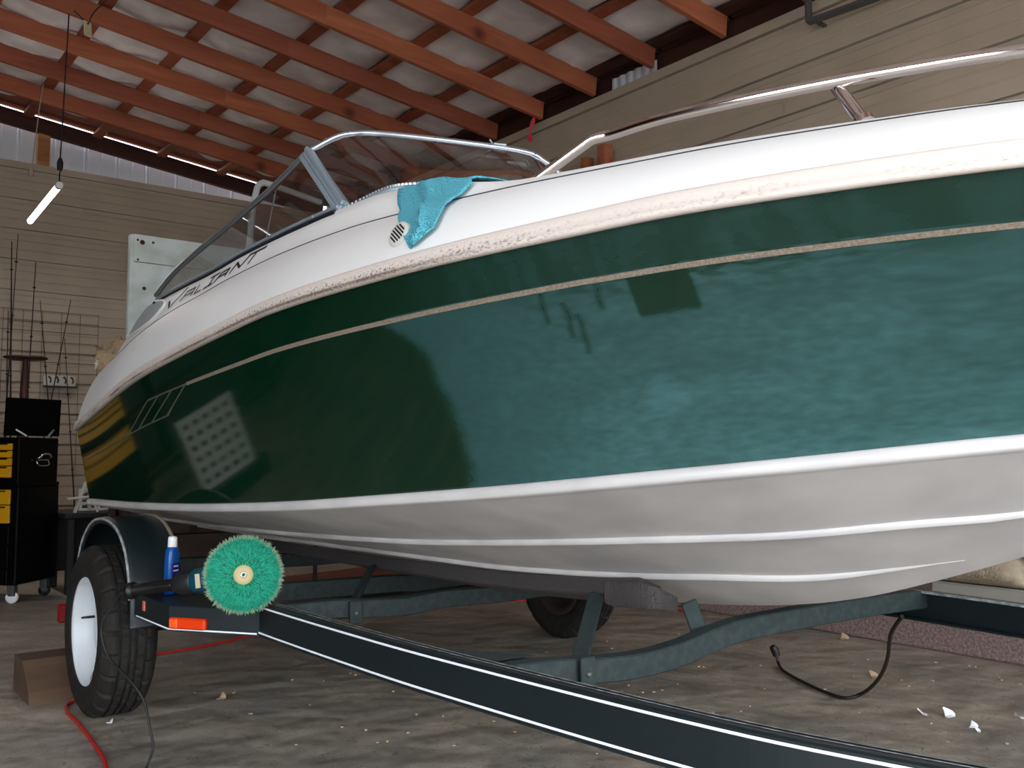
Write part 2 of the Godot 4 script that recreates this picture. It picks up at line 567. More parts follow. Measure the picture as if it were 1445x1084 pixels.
func build_shell() -> void:
	var fl := slab(self, "floor", Vector3(XL - 0.2, -0.2, ZB - 0.2), Vector3(XR + 0.4, 0.0, ZF + 0.3), M.concrete)
	tag(fl, "worn grey concrete garage floor with stains", "", "", "structure")
	var gr := slab(self, "ground", Vector3(-30, -0.4, -25), Vector3(34, -0.21, 40), M.gravel)
	tag(gr, "pale gravel yard outside the open door", "", "", "structure")
	# back wall: metal siding up to eave height, white ribbed gable above
	var wb := struct_root("wall_back", "back wall of beige horizontal metal siding with a pale ribbed gable")
	slab(wb, "sheathing", Vector3(XL - 0.2, 0, ZB - 0.2), Vector3(XR + 0.2, 3.86, ZB - 0.03), M.white_wall)
	siding(wb, Vector3(XL, 0, ZB - 0.02), Vector3(XR, 0, ZB - 0.02), Vector3(0, 0, 1), 3.80)
	slab(wb, "cap_strip", Vector3(XL, 3.80, ZB - 0.03), Vector3(XR, 3.868, ZB + 0.004), M.siding)
	var gx := XL
	while gx < XR - 0.05:
		var m := MB.new()
		var r0: Array = []
		var r1: Array = []
		for p in [[0.0, 0.0], [0.125, 0.0], [0.132, 0.004], [0.139, 0.0], [0.262, 0.0], [0.274, 0.02], [0.298, 0.02], [0.31, 0.0]]:
			var x: float = gx + p[0]
			r0.append(Vector3(x, 3.868, ZB - 0.10 + p[1])); r1.append(Vector3(x, roof_y(x) + 0.06, ZB - 0.10 + p[1]))
		m.loft([r0, r1])
		put("gable_panel", m, M.gable_metal, wb, false)
		gx += 0.31
	slab(wb, "gable_stud", Vector3(1.80, 3.868, ZB - 0.08), Vector3(1.91, 4.2, ZB - 0.01), M.fir)
	# right wall in two lengths of siding, with a flat top strip
	var wr := struct_root("wall_right", "right wall of beige horizontal metal siding under the rafters")
	slab(wr, "sheathing", Vector3(XR + 0.03, 0, ZB - 0.2), Vector3(XR + 0.2, 3.80, ZF + 0.2), M.white_wall)
	siding(wr, Vector3(XR + 0.02, 0, ZB), Vector3(XR + 0.02, 0, -3.463), Vector3(-1, 0, 0), 3.77)
	siding(wr, Vector3(XR + 0.02, 0, -3.46), Vector3(XR + 0.02, 0, ZF), Vector3(-1, 0, 0), 3.77)
	slab(wr, "top_strip", Vector3(XR - 0.012, 3.762, ZB), Vector3(XR + 0.1, 3.83, ZF), M.siding)
	# left wall and the front wall with its wide open doorway
	var wl := struct_root("wall_left", "left wall of dark boards with an open bay towards the front")
	slab(wl, "board_panel", Vector3(XL - 0.2, 0, ZB - 0.2), Vector3(XL, roof_y(XL), -1.2), M.dark_timber)
	slab(wl, "header_panel", Vector3(XL - 0.2, 3.3, -1.2), Vector3(XL, roof_y(XL), ZF + 0.2), M.dark_timber)
	slab(wl, "corner_panel", Vector3(XL - 0.2, 0, ZF - 0.5), Vector3(XL, 3.3, ZF + 0.2), M.dark_timber)
	var wf := struct_root("wall_front", "front wall with the wide open garage doorway")
	slab(wf, "door_side_panel", Vector3(XL, 0, ZF), Vector3(-1.8, 4.0, ZF + 0.18), M.siding)
	slab(wf, "door_side_panel", Vector3(4.5, 0, ZF), Vector3(XR + 0.1, 3.8, ZF + 0.18), M.siding)
	slab(wf, "door_head_panel", Vector3(XL, 3.2, ZF), Vector3(XR + 0.1, 4.6, ZF + 0.18), M.siding)
	# concrete footing along the right wall
	var cu := slab(self, "trim_1", Vector3(4.66, 0, ZB + 0.02), Vector3(XR + 0.0, 0.225, ZF - 0.02), M.curb_concrete, 0.012)
	tag(cu, "low pinkish brown concrete footing along the right wall", "", "", "structure")

func build_ceiling() -> void:
	var ce := struct_root("ceiling", "sloping roof of red-brown rafters and purlins over white insulation")
	var slope := atan(0.114)
	var up := Vector3(sin(slope), cos(slope), 0)
	# roof deck
	var m := MB.new()
	var x0 := XL - 0.3
	var x1 := XR + 0.55
	m.bar(Vector3(x0, roof_y(x0) + 0.31, (ZB + ZF + 0.26) / 2), Vector3(x1, roof_y(x1) + 0.31, (ZB + ZF + 0.26) / 2), ZF - ZB + 0.38, 0.04, up)
	put("roof_sheet", m, M.gable_metal, ce)
	# rafters run down the slope, one mesh shared
	var zs: Array = []
	var z := -9.0445
	while z < ZF - 0.1:
		zs.append(z)
		z += 0.6455
	for k in zs.size():
		var r := MB.new()
		var a := Vector3(XL, roof_y(XL) + 0.075, 0)
		var b := Vector3(4.86 + rng.randf_range(-0.015, 0.015), 0, 0)
		b.y = roof_y(b.x) + 0.075
		r.bar(a, b, 0.042, 0.148, up, 0.003)
		var o := put("rafter", r, M["timber_%d" % (k % 3)], ce)
		o.position.z = zs[k]
	# purlins across the rafters
	var px := 4.83
	var pk := 0
	while px > XL:
		var r := MB.new()
		var y := roof_y(px) + 0.15 + 0.02
		r.bar(Vector3(px, y, ZB - 0.1), Vector3(px, y, ZF), 0.09, 0.038, up, 0.003)
		put("purlin", r, M["timber_%d" % (pk % 2)] if pk else M.dark_timber, ce)
		px -= 0.645
		if pk == 0: px = 4.28
		pk += 1
	# white insulation sagging between the purlins
	px = 4.87
	var bx := [4.87, 4.28]
	while bx[-1] > XL: bx.append(bx[-1] - 0.645)
	var nz := noise(0.9, 3, 77)
	for k in bx.size() - 1:
		var s := MB.new()
		var rows: Array = []
		for i in 9:
			var x: float = lerpf(bx[k] - 0.03, bx[k + 1] + 0.03, i / 8.0)
			var row: Array = []
			for j in 109:
				var zz := lerpf(ZB + 0.45, ZF - 0.02, j / 108.0)
				var sag := 0.05 * sin(PI * i / 8.0) + 0.035 * nz.get_noise_2d(zz * 1.2, x * 2.5) + 0.022 * nz.get_noise_2d(zz * 5.0 + 40, x * 1.2)
				row.append(Vector3(x, roof_y(x) + 0.203 - maxf(sag, -0.01), zz))
			rows.append(row)
		s.loft(rows)
		put("insulation_strip", s, M.insulation, ce)
	# boards closing the eave between the rafters, with gaps where daylight leaks in
	for k in zs.size() - 1:
		var z0: float = zs[k] + 0.024
		var z1: float = zs[k + 1] - 0.024
		slab(ce, "eave_board", Vector3(4.97, 3.83, z0 - 0.024), Vector3(5.0, 4.075 if k % 3 else 4.06, z1 + 0.024), M.dark_timber)
		slab(ce, "eave_board", Vector3(4.90, 3.97, z0), Vector3(4.95, 4.06, z1), M.dark_timber)
	slab(ce, "eave_board", Vector3(4.97, 3.83, ZB - 0.05), Vector3(5.0, 4.075, zs[0] + 0.0), M.dark_timber)
	slab(ce, "eave_board", Vector3(4.90, 3.97, ZB), Vector3(4.95, 4.06, zs[0] - 0.03), M.dark_timber)
	# piece of pale ribbed metal filling one eave gap
	var fm := MB.new()
	var f0: Array = []
	var f1: Array = []
	for i in 23:
		var zz := -5.03 + i * 0.021
		var off := 0.012 if i % 4 < 2 else 0.0
		f0.append(Vector3(4.935 - off, 3.832, zz)); f1.append(Vector3(4.935 - off, 3.925, zz))
	fm.loft([f0, f1])
	put("eave_metal_piece", fm, M.gable_metal, ce, false)
	# gable: beam over the ribbed panels, a slit of daylight, and the board under the roof
	var low := MB.new()
	low.bar(Vector3(XL, roof_y(XL) + 0.108, ZB - 0.03), Vector3(4.9, roof_y(4.9) + 0.108, ZB - 0.03), 0.06, 0.155, up)
	put("gable_beam", low, M.dark_timber, ce)
	var high := MB.new()
	high.bar(Vector3(XL, roof_y(XL) + 0.285, ZB - 0.02), Vector3(4.9, roof_y(4.9) + 0.285, ZB - 0.02), 0.06, 0.15, up)
	put("gable_board", high, M.timber_0, ce)
	var soffit := MB.new()
	soffit.bar(Vector3(XL, roof_y(XL) + 0.245, ZB + 0.24), Vector3(4.9, roof_y(4.9) + 0.245, ZB + 0.24), 0.46, 0.02, up)
	put("soffit_board", soffit, M.timber_1, ce)

# ------------------------------------------------------------------ the boat
const GUN_B := [[-5.0, 1.05], [-3.5, 1.13], [-2.5, 1.14], [-1.8, 1.10], [-1.2, 0.98], [-0.8, 0.83], [-0.6, 0.72], [-0.3, 0.50], [-0.1, 0.31], [0.05, 0.12], [0.12, 0.0]]
const CHI_B := [[-5.0, 0.98], [-3.5, 1.0], [-2.5, 0.99], [-1.8, 0.91], [-1.4, 0.81], [-1.0, 0.62], [-0.75, 0.44], [-0.55, 0.27], [-0.4, 0.1], [-0.34, 0.0]]
const KEEL_Y := [[-5.0, 0.53], [-2.5, 0.535], [-2.1, 0.546], [-1.88, 0.558], [-1.68, 0.578], [-1.48, 0.608], [-1.31, 0.648], [-1.16, 0.697], [-1.06, 0.733], [-0.935, 0.78], [-0.6, 0.93], [-0.34, 1.085], [-0.1, 1.25], [0.12, 1.45]]
const GUN_Y := [[-5.0, 1.13], [-4.41, 1.208], [-3.73, 1.297], [-3.185, 1.346], [-2.77, 1.378], [-2.44, 1.40], [-2.0, 1.414], [-1.7, 1.42], [-1.36, 1.428], [-1.09, 1.437], [-0.7, 1.444], [-0.6, 1.447], [0.12, 1.452]]
const CHI_Y := [[-5.0, 0.782], [-4.26, 0.796], [-3.47, 0.822], [-2.92, 0.848], [-2.5, 0.873], [-2.24, 0.892], [-1.97, 0.913], [-1.7, 0.935], [-1.38, 0.967], [-1.04, 1.005], [-0.74, 1.044], [-0.34, 1.09]]
const GRO_Y := [[-5.0, 1.45], [-4.6, 1.50], [-4.2, 1.545], [-3.7, 1.578], [-3.4, 1.592], [-3.0, 1.613], [-2.6, 1.622], [-2.2, 1.62], [-1.9, 1.61], [-1.57, 1.598], [-1.2, 1.588], [-0.8, 1.583], [-0.5, 1.582], [0.12, 1.56]]
const EDG_Y := [[-5.0, 1.47], [-4.6, 1.60], [-4.2, 1.675], [-3.7, 1.68], [-3.4, 1.683], [-3.0, 1.70], [-2.6, 1.705], [-2.2, 1.705], [-1.9, 1.68], [-1.57, 1.624], [-1.2, 1.61], [-0.8, 1.60], [-0.5, 1.595], [0.12, 1.57]]
const STRAKE_A := [[-5.0, 0.655], [-2.4, 0.672], [-1.82, 0.677], [-1.6, 0.666], [-1.43, 0.64], [-1.2, 0.575], [-1.02, 0.52], [-0.84, 0.40], [-0.6, 0.24]]
const STRAKE_B := [[-5.0, 0.44], [-3.1, 0.40], [-2.7, 0.375], [-2.3, 0.352], [-1.98, 0.35], [-1.63, 0.329], [-1.35, 0.244], [-1.14, 0.165], [-1.03, 0.11]]

func stations() -> Array:
	var out: Array = []
	for i in 91: out.append(lerpf(-5.0, -0.8, i / 90.0))
	for i in range(1, 41): out.append(lerpf(-0.8, -0.34, 1.0 - pow(1.0 - i / 40.0, 1.5)))
	return out

func gun_z(z: float) -> float: return z if z < -0.8 else -0.8 + (z + 0.8) * 2.0

func gun(z: float, s: int) -> Vector3:
	return Vector3(XC - s * curve(GUN_B, z), curve(GUN_Y, z), z)

func chi(z: float, s: int) -> Vector3:
	return Vector3(XC - s * curve(CHI_B, z), curve(CHI_Y, z), z)

func side_pt(z: float, f: float, s: int, out := 0.0) -> Vector3:
	var p := gun(gun_z(z), s).lerp(chi(z, s), f)
	return p + Vector3(-s * out, 0, 0)

func bottom_pt(z: float, f: float, s: int) -> Vector3:   # f: 0 keel .. 1 chine
	var c := chi(z, s) + Vector3(s * minf(0.012, curve(CHI_B, z) * 0.3), -0.03, 0)
	var k := Vector3(XC, minf(curve(KEEL_Y, z), c.y), z)
	var p := k.lerp(c, f)
	return p

# the deck moulding: s 0 top of rub rail, 1 groove line, 2 edge of the coaming
func deck_pt(z: float, s: float, side: int, out := 0.0) -> Vector3:
	var b := curve(GUN_B, z)
	var o := minf(0.12, b * 0.3)
	var o2 := minf(0.16, b * 0.4)
	var gy := curve(GUN_Y, z)
	var p0 := Vector2(b, gy + 0.04)
	var p2 := Vector2(b - o, curve(GRO_Y, z))
	var pc := Vector2(b - o * 0.3, p0.y * 0.35 + p2.y * 0.65)
	var p3 := Vector2(b - o2, curve(EDG_Y, z))
	var q: Vector2
	if s <= 1.0: q = p0 * (1 - s) * (1 - s) + pc * 2 * s * (1 - s) + p2 * s * s
	else: q = p2.lerp(p3, s - 1.0)
	var n := Vector2(0.75, 0.66)
	q += n * out
	return Vector3(XC - side * q.x, q.y, z)

func build_boat() -> void:
	var bt := thing("boat", "green and white runabout with curved windshield standing on the trailer", "boat", Vector3(XC, 0, -2.5))
	var base := Vector3(XC, 0, -2.5)
	var add := func(called: String, m: MB, mt: Material, parent: Node = bt, smooth := true) -> MeshInstance3D:
		if parent == bt:
			for i in m.v.size(): m.v[i] -= base
		else:
			for i in m.v.size(): m.v[i] -= base
		return put(called, m, mt, parent, smooth)
	var zs := stations()
	var mirror := [1, -1]
	for s in mirror:
		# green topsides
		var m := MB.new()
		var rows: Array = []
		var uvs: Array = []
		for z in zs:
			var row: Array = []
			var uu: Array = []
			for j in 9:
				var f := j / 8.0
				row.append(side_pt(z, f, s)); uu.append(Vector2((z + 5.0) / 4.66, f))
			rows.append(row); uvs.append(uu)
		m.loft(rows, false, uvs)
		add.call("hull_side", m, M.green_gelcoat)
		# white chine strip
		m = MB.new(); rows = []
		for z in zs:
			var c := chi(z, s)
			var w := minf(1.0, curve(CHI_B, z) / 0.1)
			rows.append([c + Vector3(-s * 0.001, 0.001, 0), c + Vector3(-s * 0.012 * w, -0.003, 0), c + Vector3(-s * 0.013 * w, -0.022, 0), c + Vector3(-s * 0.009 * w, -0.027, 0), c + Vector3(s * 0.014 * w, -0.031, 0)])
		m.loft(rows)
		add.call("chine_strip", m, M.bottom_gelcoat)
		# white bottom
		m = MB.new(); rows = []
		for z in zs:
			var row: Array = []
			for j in 13: row.append(bottom_pt(z, 1.0 - j / 12.0, s))
			rows.append(row)
		m.loft(rows)
		add.call("hull_bottom", m, M.bottom_gelcoat)
		# lifting strakes: wedges with a bright outer face
		for tab in [STRAKE_A, STRAKE_B]:
			m = MB.new(); rows = []
			var zend: float = tab[-1][0]
			for z in zs:
				if z > zend: break
				var f := curve(tab, z)
				var w := clampf((zend - z) / 0.3, 0.12, 1.0)
				var p := bottom_pt(z, f, s)
				var q := bottom_pt(z, maxf(f - 0.055 * w, 0.01), s)
				rows.append([p + Vector3(-s * 0.004, 0.004, 0), p + Vector3(-s * 0.007 * w, 0.001, 0), p + Vector3(-s * 0.004 * w, -0.013 * w, 0), p + Vector3(s * 0.002, -0.015 * w, 0), q + Vector3(0, 0.001, 0)])
			m.loft(rows)
			add.call("strake", m, M.bottom_gelcoat)
		# tan pinstripe
		m = MB.new(); rows = []
		var st := [[-5.0, 0.52], [-4.75, 0.407], [-4.04, 0.376], [-3.6, 0.35]]
		for i in 60:
			var z := lerpf(-3.2, -0.36, i / 59.0)
			var f := 0.186 + 0.004 * sin(z * 2.0)
			if z > -1.3: f = 0.186 + 0.012 * (z + 1.3)
			rows.append([side_pt(z, f - 0.011, s, 0.0012), side_pt(z, f + 0.011, s, 0.0012)])
		m.loft(rows)
		add.call("pinstripe", m, M.stripe_tan)
		m = MB.new(); rows = []
		for i in 24:
			var z := lerpf(-4.98, -3.98, i / 23.0)
			var f := lerpf(0.46, 0.372, i / 23.0)
			rows.append([side_pt(z, f - 0.008, s, 0.0012), side_pt(z, f + 0.008, s, 0.0012)])
		m.loft(rows)
		add.call("pinstripe", m, M.stripe_dull)
		# four slanted decal bars where the stripe steps down
		for k in 4:
			m = MB.new(); rows = []
			var zt: float = [-3.66, -3.52, -3.36, -3.21][k]
			var zb: float = [-4.03, -3.87, -3.68, -3.48][k]
			for i in 9:
				var t := i / 8.0
				var z := lerpf(zt, zb, t)
				var f: float = lerpf(0.185, [0.376, 0.37, 0.36, 0.345][k], t)
				rows.append([side_pt(z - 0.012, f, s, 0.0012), side_pt(z + 0.012, f, s, 0.0012)])
			m.loft(rows)
			add.call("slash_decal", m, M.stripe_dull)
		for e in [[[-3.66, 0.185], [-3.2, 0.185]], [[-4.03, 0.376], [-3.46, 0.345]], [[-3.46, 0.345], [-3.36, 0.275]]]:
			m = MB.new(); rows = []
			for i in 9:
				var t := i / 8.0
				var z: float = lerpf(e[0][0], e[1][0], t)
				var f: float = lerpf(e[0][1], e[1][1], t)
				rows.append([side_pt(z, f - 0.006, s, 0.0012), side_pt(z, f + 0.006, s, 0.0012)])
			m.loft(rows)
			add.call("slash_decal", m, M.stripe_dull)
		# rub rail
		m = MB.new(); rows = []; uvs = []
		var zg: Array = []
		for z in zs: zg.append(gun_z(z))
		for z in zg:
			var g := gun(z, s)
			var row: Array = []
			var uu: Array = []
			var prof := [[-0.004, -0.002], [0.012, -0.004], [0.019, 0.001], [0.020, 0.008], [0.014, 0.012], [0.012, 0.026], [0.011, 0.036], [0.004, 0.042], [-0.006, 0.044]]
			for j in prof.size():
				row.append(g + Vector3(-s * prof[j][0], prof[j][1], 0)); uu.append(Vector2((z + 5.0) / 5.12, 1.0 - j / 8.0))
			rows.append(row); uvs.append(uu)
		m.loft(rows, false, uvs)
		add.call("rub_rail", m, M.rub_rail_plastic)
		# deck moulding: flank, then in over the foredeck or along the side deck
		m = MB.new(); rows = []
		for z in zg:
			var row: Array = []
			for j in 9: row.append(deck_pt(z, j / 8.0, s))
			for j in range(1, 4): row.append(deck_pt(z, 1.0 + j / 3.0, s))
			var e := deck_pt(z, 2.0, s)
			var inner: float = 0.12
			row.append(e + Vector3(s * minf(inner * 0.4, absf(e.x - XC) * 0.3), 0.006, 0))
			row.append(e + Vector3(s * minf(inner, absf(e.x - XC) * 0.6), 0.006, 0))
			rows.append(row)
		m.loft(rows)
		add.call("deck", m, M.white_gelcoat)
		# dark groove line along the deck flank
		m = MB.new()
		var line: Array = []
		for z in zg:
			if z < -4.9 or z > 0.0: continue
			line.append(deck_pt(z, 1.0, s, 0.0))
		m.tube(line, 0.0022, 6)
		add.call("groove_line", m, M.groove_dark)
	# foredeck, stern deck, cockpit
	var m2 := MB.new()
	var rows2: Array = []
	for z in [-2.3, -2.2, -2.1, -2.0, -1.9, -1.7, -1.5, -1.2, -0.9, -0.6, -0.3, -0.1, 0.05, 0.12]:
		var a := deck_pt(z, 2.0, 1)
		var w := absf(a.x - XC) - minf(0.12, absf(a.x - XC) * 0.6)
		var row: Array = []
		for j in 17:
			var t := j / 16.0 * 2.0 - 1.0
			row.append(Vector3(XC + t * w, a.y + 0.006 + 0.035 * (1 - t * t) * minf(1.0, w), z))
		rows2.append(row)
	m2.loft(rows2)
	add.call("foredeck", m2, M.white_gelcoat)
	m2 = MB.new(); rows2 = []
	for z in [-5.0, -4.9, -4.8, -4.7]:
		var a := deck_pt(z, 2.0, 1)
		var w := absf(a.x - XC) - 0.12
		var row: Array = []
		for j in 9: row.append(Vector3(XC + (j / 4.0 - 1.0) * w, a.y + 0.006, z))
		rows2.append(row)
	m2.loft(rows2)
	add.call("stern_deck", m2, M.white_gelcoat)
	m2 = MB.new(); rows2 = []
	for i in 25:
		var z := lerpf(-4.7, -2.3, i / 24.0)
		var a := deck_pt(z, 2.0, 1)
		var w := absf(a.x - XC) - 0.12
		rows2.append([Vector3(XC - w, a.y + 0.006, z), Vector3(XC - w + 0.02, a.y - 0.03, z), Vector3(XC - w + 0.05, 0.92, z), Vector3(XC + w - 0.05, 0.92, z), Vector3(XC + w - 0.02, a.y - 0.03, z), Vector3(XC + w, a.y + 0.006, z)])
	m2.loft(rows2)
	m2.group = -1
	m2.fan(rows2[0]); m2.fan(rows2[-1])
	add.call("cockpit_liner", m2, M.cockpit_grey)
	# transom
	m2 = MB.new()
	m2.group = -1
	var ring: Array = []
	for s in [1, -1]:
		var half: Array = []
		for j in 5: half.append(deck_pt(-5.0, 2.0 - j / 2.0, s))
		half.append(gun(-5.0, s)); half.append(chi(-5.0, s)); half.append(bottom_pt(-5.0, 1.0, s))
		if s < 0: half.reverse()
		ring.append_array(half)
		if s > 0: ring.append(bottom_pt(-5.0, 0.0, 1))
	m2.fan(ring)
	add.call("transom", m2, M.green_gelcoat)
	build_windshield(bt, add)
	build_deck_fittings(bt, add)

func flip(p: Vector3) -> Vector3: return Vector3(2 * XC - p.x, p.y, p.z)

func resample(pts: Array, n: int) -> Array:
	var len := [0.0]
	for i in pts.size() - 1: len.append(len[-1] + pts[i].distance_to(pts[i + 1]))
	var out: Array = []
	for k in n:
		var d: float = len[-1] * k / (n - 1)
		var i := 0
		while i < pts.size() - 2 and len[i + 1] < d: i += 1
		out.append(pts[i].lerp(pts[i + 1], (d - len[i]) / maxf(len[i + 1] - len[i], 1e-6)))
	return out

func build_windshield(bt: Node3D, add: Callable) -> void:
	var ws := Node3D.new()
	ws.name = "windshield"
	bt.add_child(ws, true)
	var top := smooth_line([Vector3(1.244, 1.708, -4.15), Vector3(1.250, 1.784, -3.885), Vector3(1.256, 1.869, -3.28), Vector3(1.263, 1.921, -2.945), Vector3(1.270, 1.976, -2.712)], 6)
	var side_base: Array = []
	for i in 13: side_base.append(deck_pt(lerpf(-4.15, -2.36, i / 12.0), 2.0, 1) + Vector3(0.012, 0.012, 0))
	var head := smooth_line([Vector3(1.272, 1.980, -2.705), Vector3(1.296, 1.997, -2.69), Vector3(1.344, 2.029, -2.64), Vector3(1.386, 2.039, -2.60), Vector3(1.449, 2.034, -2.537), Vector3(1.651, 2.023, -2.429), Vector3(1.883, 2.013, -2.343), Vector3(1.952, 1.981, -2.311), Vector3(2.02, 1.93, -2.27), Vector3(2.06, 1.77, -1.93)], 5)
	var front_base := smooth_line([Vector3(1.232, 1.716, -2.36), Vector3(1.238, 1.722, -2.25), Vector3(1.25, 1.73, -2.17), Vector3(1.275, 1.735, -2.12), Vector3(1.33, 1.738, -2.07), Vector3(1.46, 1.745, -2.0), Vector3(1.75, 1.752, -1.95), Vector3(2.06, 1.757, -1.92)], 6)
	for s in [0, 1]:
		var F := func(a: Array) -> Array:
			if s == 0: return a
			var o: Array = []
			for p in a: o.append(flip(p))
			return o
		# panes
		var m := MB.new()
		var a: Array = resample(F.call(top), 24)
		var b: Array = resample(F.call(side_base), 24)
		m.loft([a, b])
		add.call("side_glass", m, M.tinted_glass, ws)
		m = MB.new()
		a = resample(F.call(head), 32)
		b = resample(F.call(front_base), 32)
		var rows: Array = []
		for k in 5:
			var row: Array = []
			for i in 32: row.append(a[i].lerp(b[i], k / 4.0) + Vector3(-0.02 if s == 0 else 0.02, 0, 0.02) * sin(PI * k / 4.0) * 0.4)
			rows.append(row)
		m.loft(rows)
		add.call("front_glass", m, M.tinted_glass, ws)
		# frame rails
		m = MB.new()
		m.tube(F.call(top), 0.011, 10)
		add.call("top_rail", m, M.alloy, ws)
		m = MB.new()
		m.tube(F.call(head), 0.0105, 10)
		add.call("header_rail", m, M.alloy, ws)
		m = MB.new()
		var sb: Array = F.call(side_base)
		for i in sb.size() - 1: m.bar(sb[i], sb[i + 1], 0.014, 0.02, Vector3(-0.8 if s == 0 else 0.8, 0.6, 0), 0.003)
		add.call("base_rail", m, M.alloy_painted, ws)
		m = MB.new()
		var lowered: Array = []
		for p in sb: lowered.append(p + Vector3(-0.012 if s == 0 else 0.012, -0.016, 0))
		m.tube(lowered, 0.0085, 6)
		add.call("base_seal", m, M.navy_vinyl, ws)
		m = MB.new()
		var fb: Array = F.call(front_base)
		for i in fb.size() - 1: m.bar(fb[i], fb[i + 1], 0.014, 0.014, Vector3.UP, 0.003)
		add.call("base_rail", m, M.alloy, ws)
		m = MB.new()
		var fl: Array = []
		for p in fb: fl.append(p + Vector3(-0.012 if s == 0 else 0.012, -0.013, 0.012))
		m.tube(fl, 0.008, 6)
		add.call("base_seal", m, M.alloy_painted, ws)
		# corner pillar: three ridges side by side
		m = MB.new()
		var pt := Vector3(1.266, 1.974, -2.70)
		var pb := Vector3(1.222, 1.712, -2.355)
		if s == 1:
			pt = flip(pt); pb = flip(pb)
		var along := (pb - pt).normalized()
		var face := Vector3(-0.95 if s == 0 else 0.95, 0.2, 0.1).normalized()
		var across := along.cross(face).normalized()
		for k in [-1, 0, 1]:
			m.bar(pt + across * 0.016 * k, pb + across * 0.016 * k, 0.0155, 0.022 if k == 0 else 0.028, face, 0.003)
		add.call("corner_pillar", m, M.alloy_painted, ws)
		# small latch and screws on the header
		if s == 0:
			for q in [0.18, 0.33, 0.55, 0.72]:
				m = MB.new()
				var p: Vector3 = head[int(q * (head.size() - 1))]
				m.lathe([[0.0, 0.006], [0.004, 0.005], [0.005, 0.0]], 8, at(p + Vector3(-0.008, 0.004, 0.004), Basis(Vector3(0, 0, 1), PI / 2.5)))
				add.call("screw", m, M.steel_grey, ws)
			m = MB.new()
			m.box(Vector3(0.045, 0.008, 0.014), at(Vector3(1.80, 2.027, -2.37), Basis(Vector3.UP, -0.4)), 0.003)
			m.bar(Vector3(1.778, 2.028, -2.38), Vector3(1.77, 2.043, -2.385), 0.006, 0.006)
			add.call("latch", m, M.alloy, ws)
	# clear square sticker on the front glass
	var st := MB.new()
	var o := Vector3(1.60, 1.845, -2.19)
	var ex := Vector3(0.9, 0.0, 0.36).normalized()
	var ey := Vector3(0.0, 0.83, -0.5).normalized()
	var nrm := ex.cross(ey)
	for r in [[0.0, 0.0, 0.17, 0.003], [0.0, 0.085, 0.17, 0.003], [0.0, 0.0, 0.003, 0.085], [0.167, 0.0, 0.003, 0.085], [0.06, 0.018, 0.05, 0.05], [0.1, 0.02, 0.06, 0.055]]:
		var p: Vector3 = o + ex * r[0] + ey * r[1] - nrm * 0.004
		st.quad(p, p + ex * r[2], p + ex * r[2] + ey * r[3], p + ey * r[3])
	add.call("window_sticker", st, M.sticker_clear, ws, false)

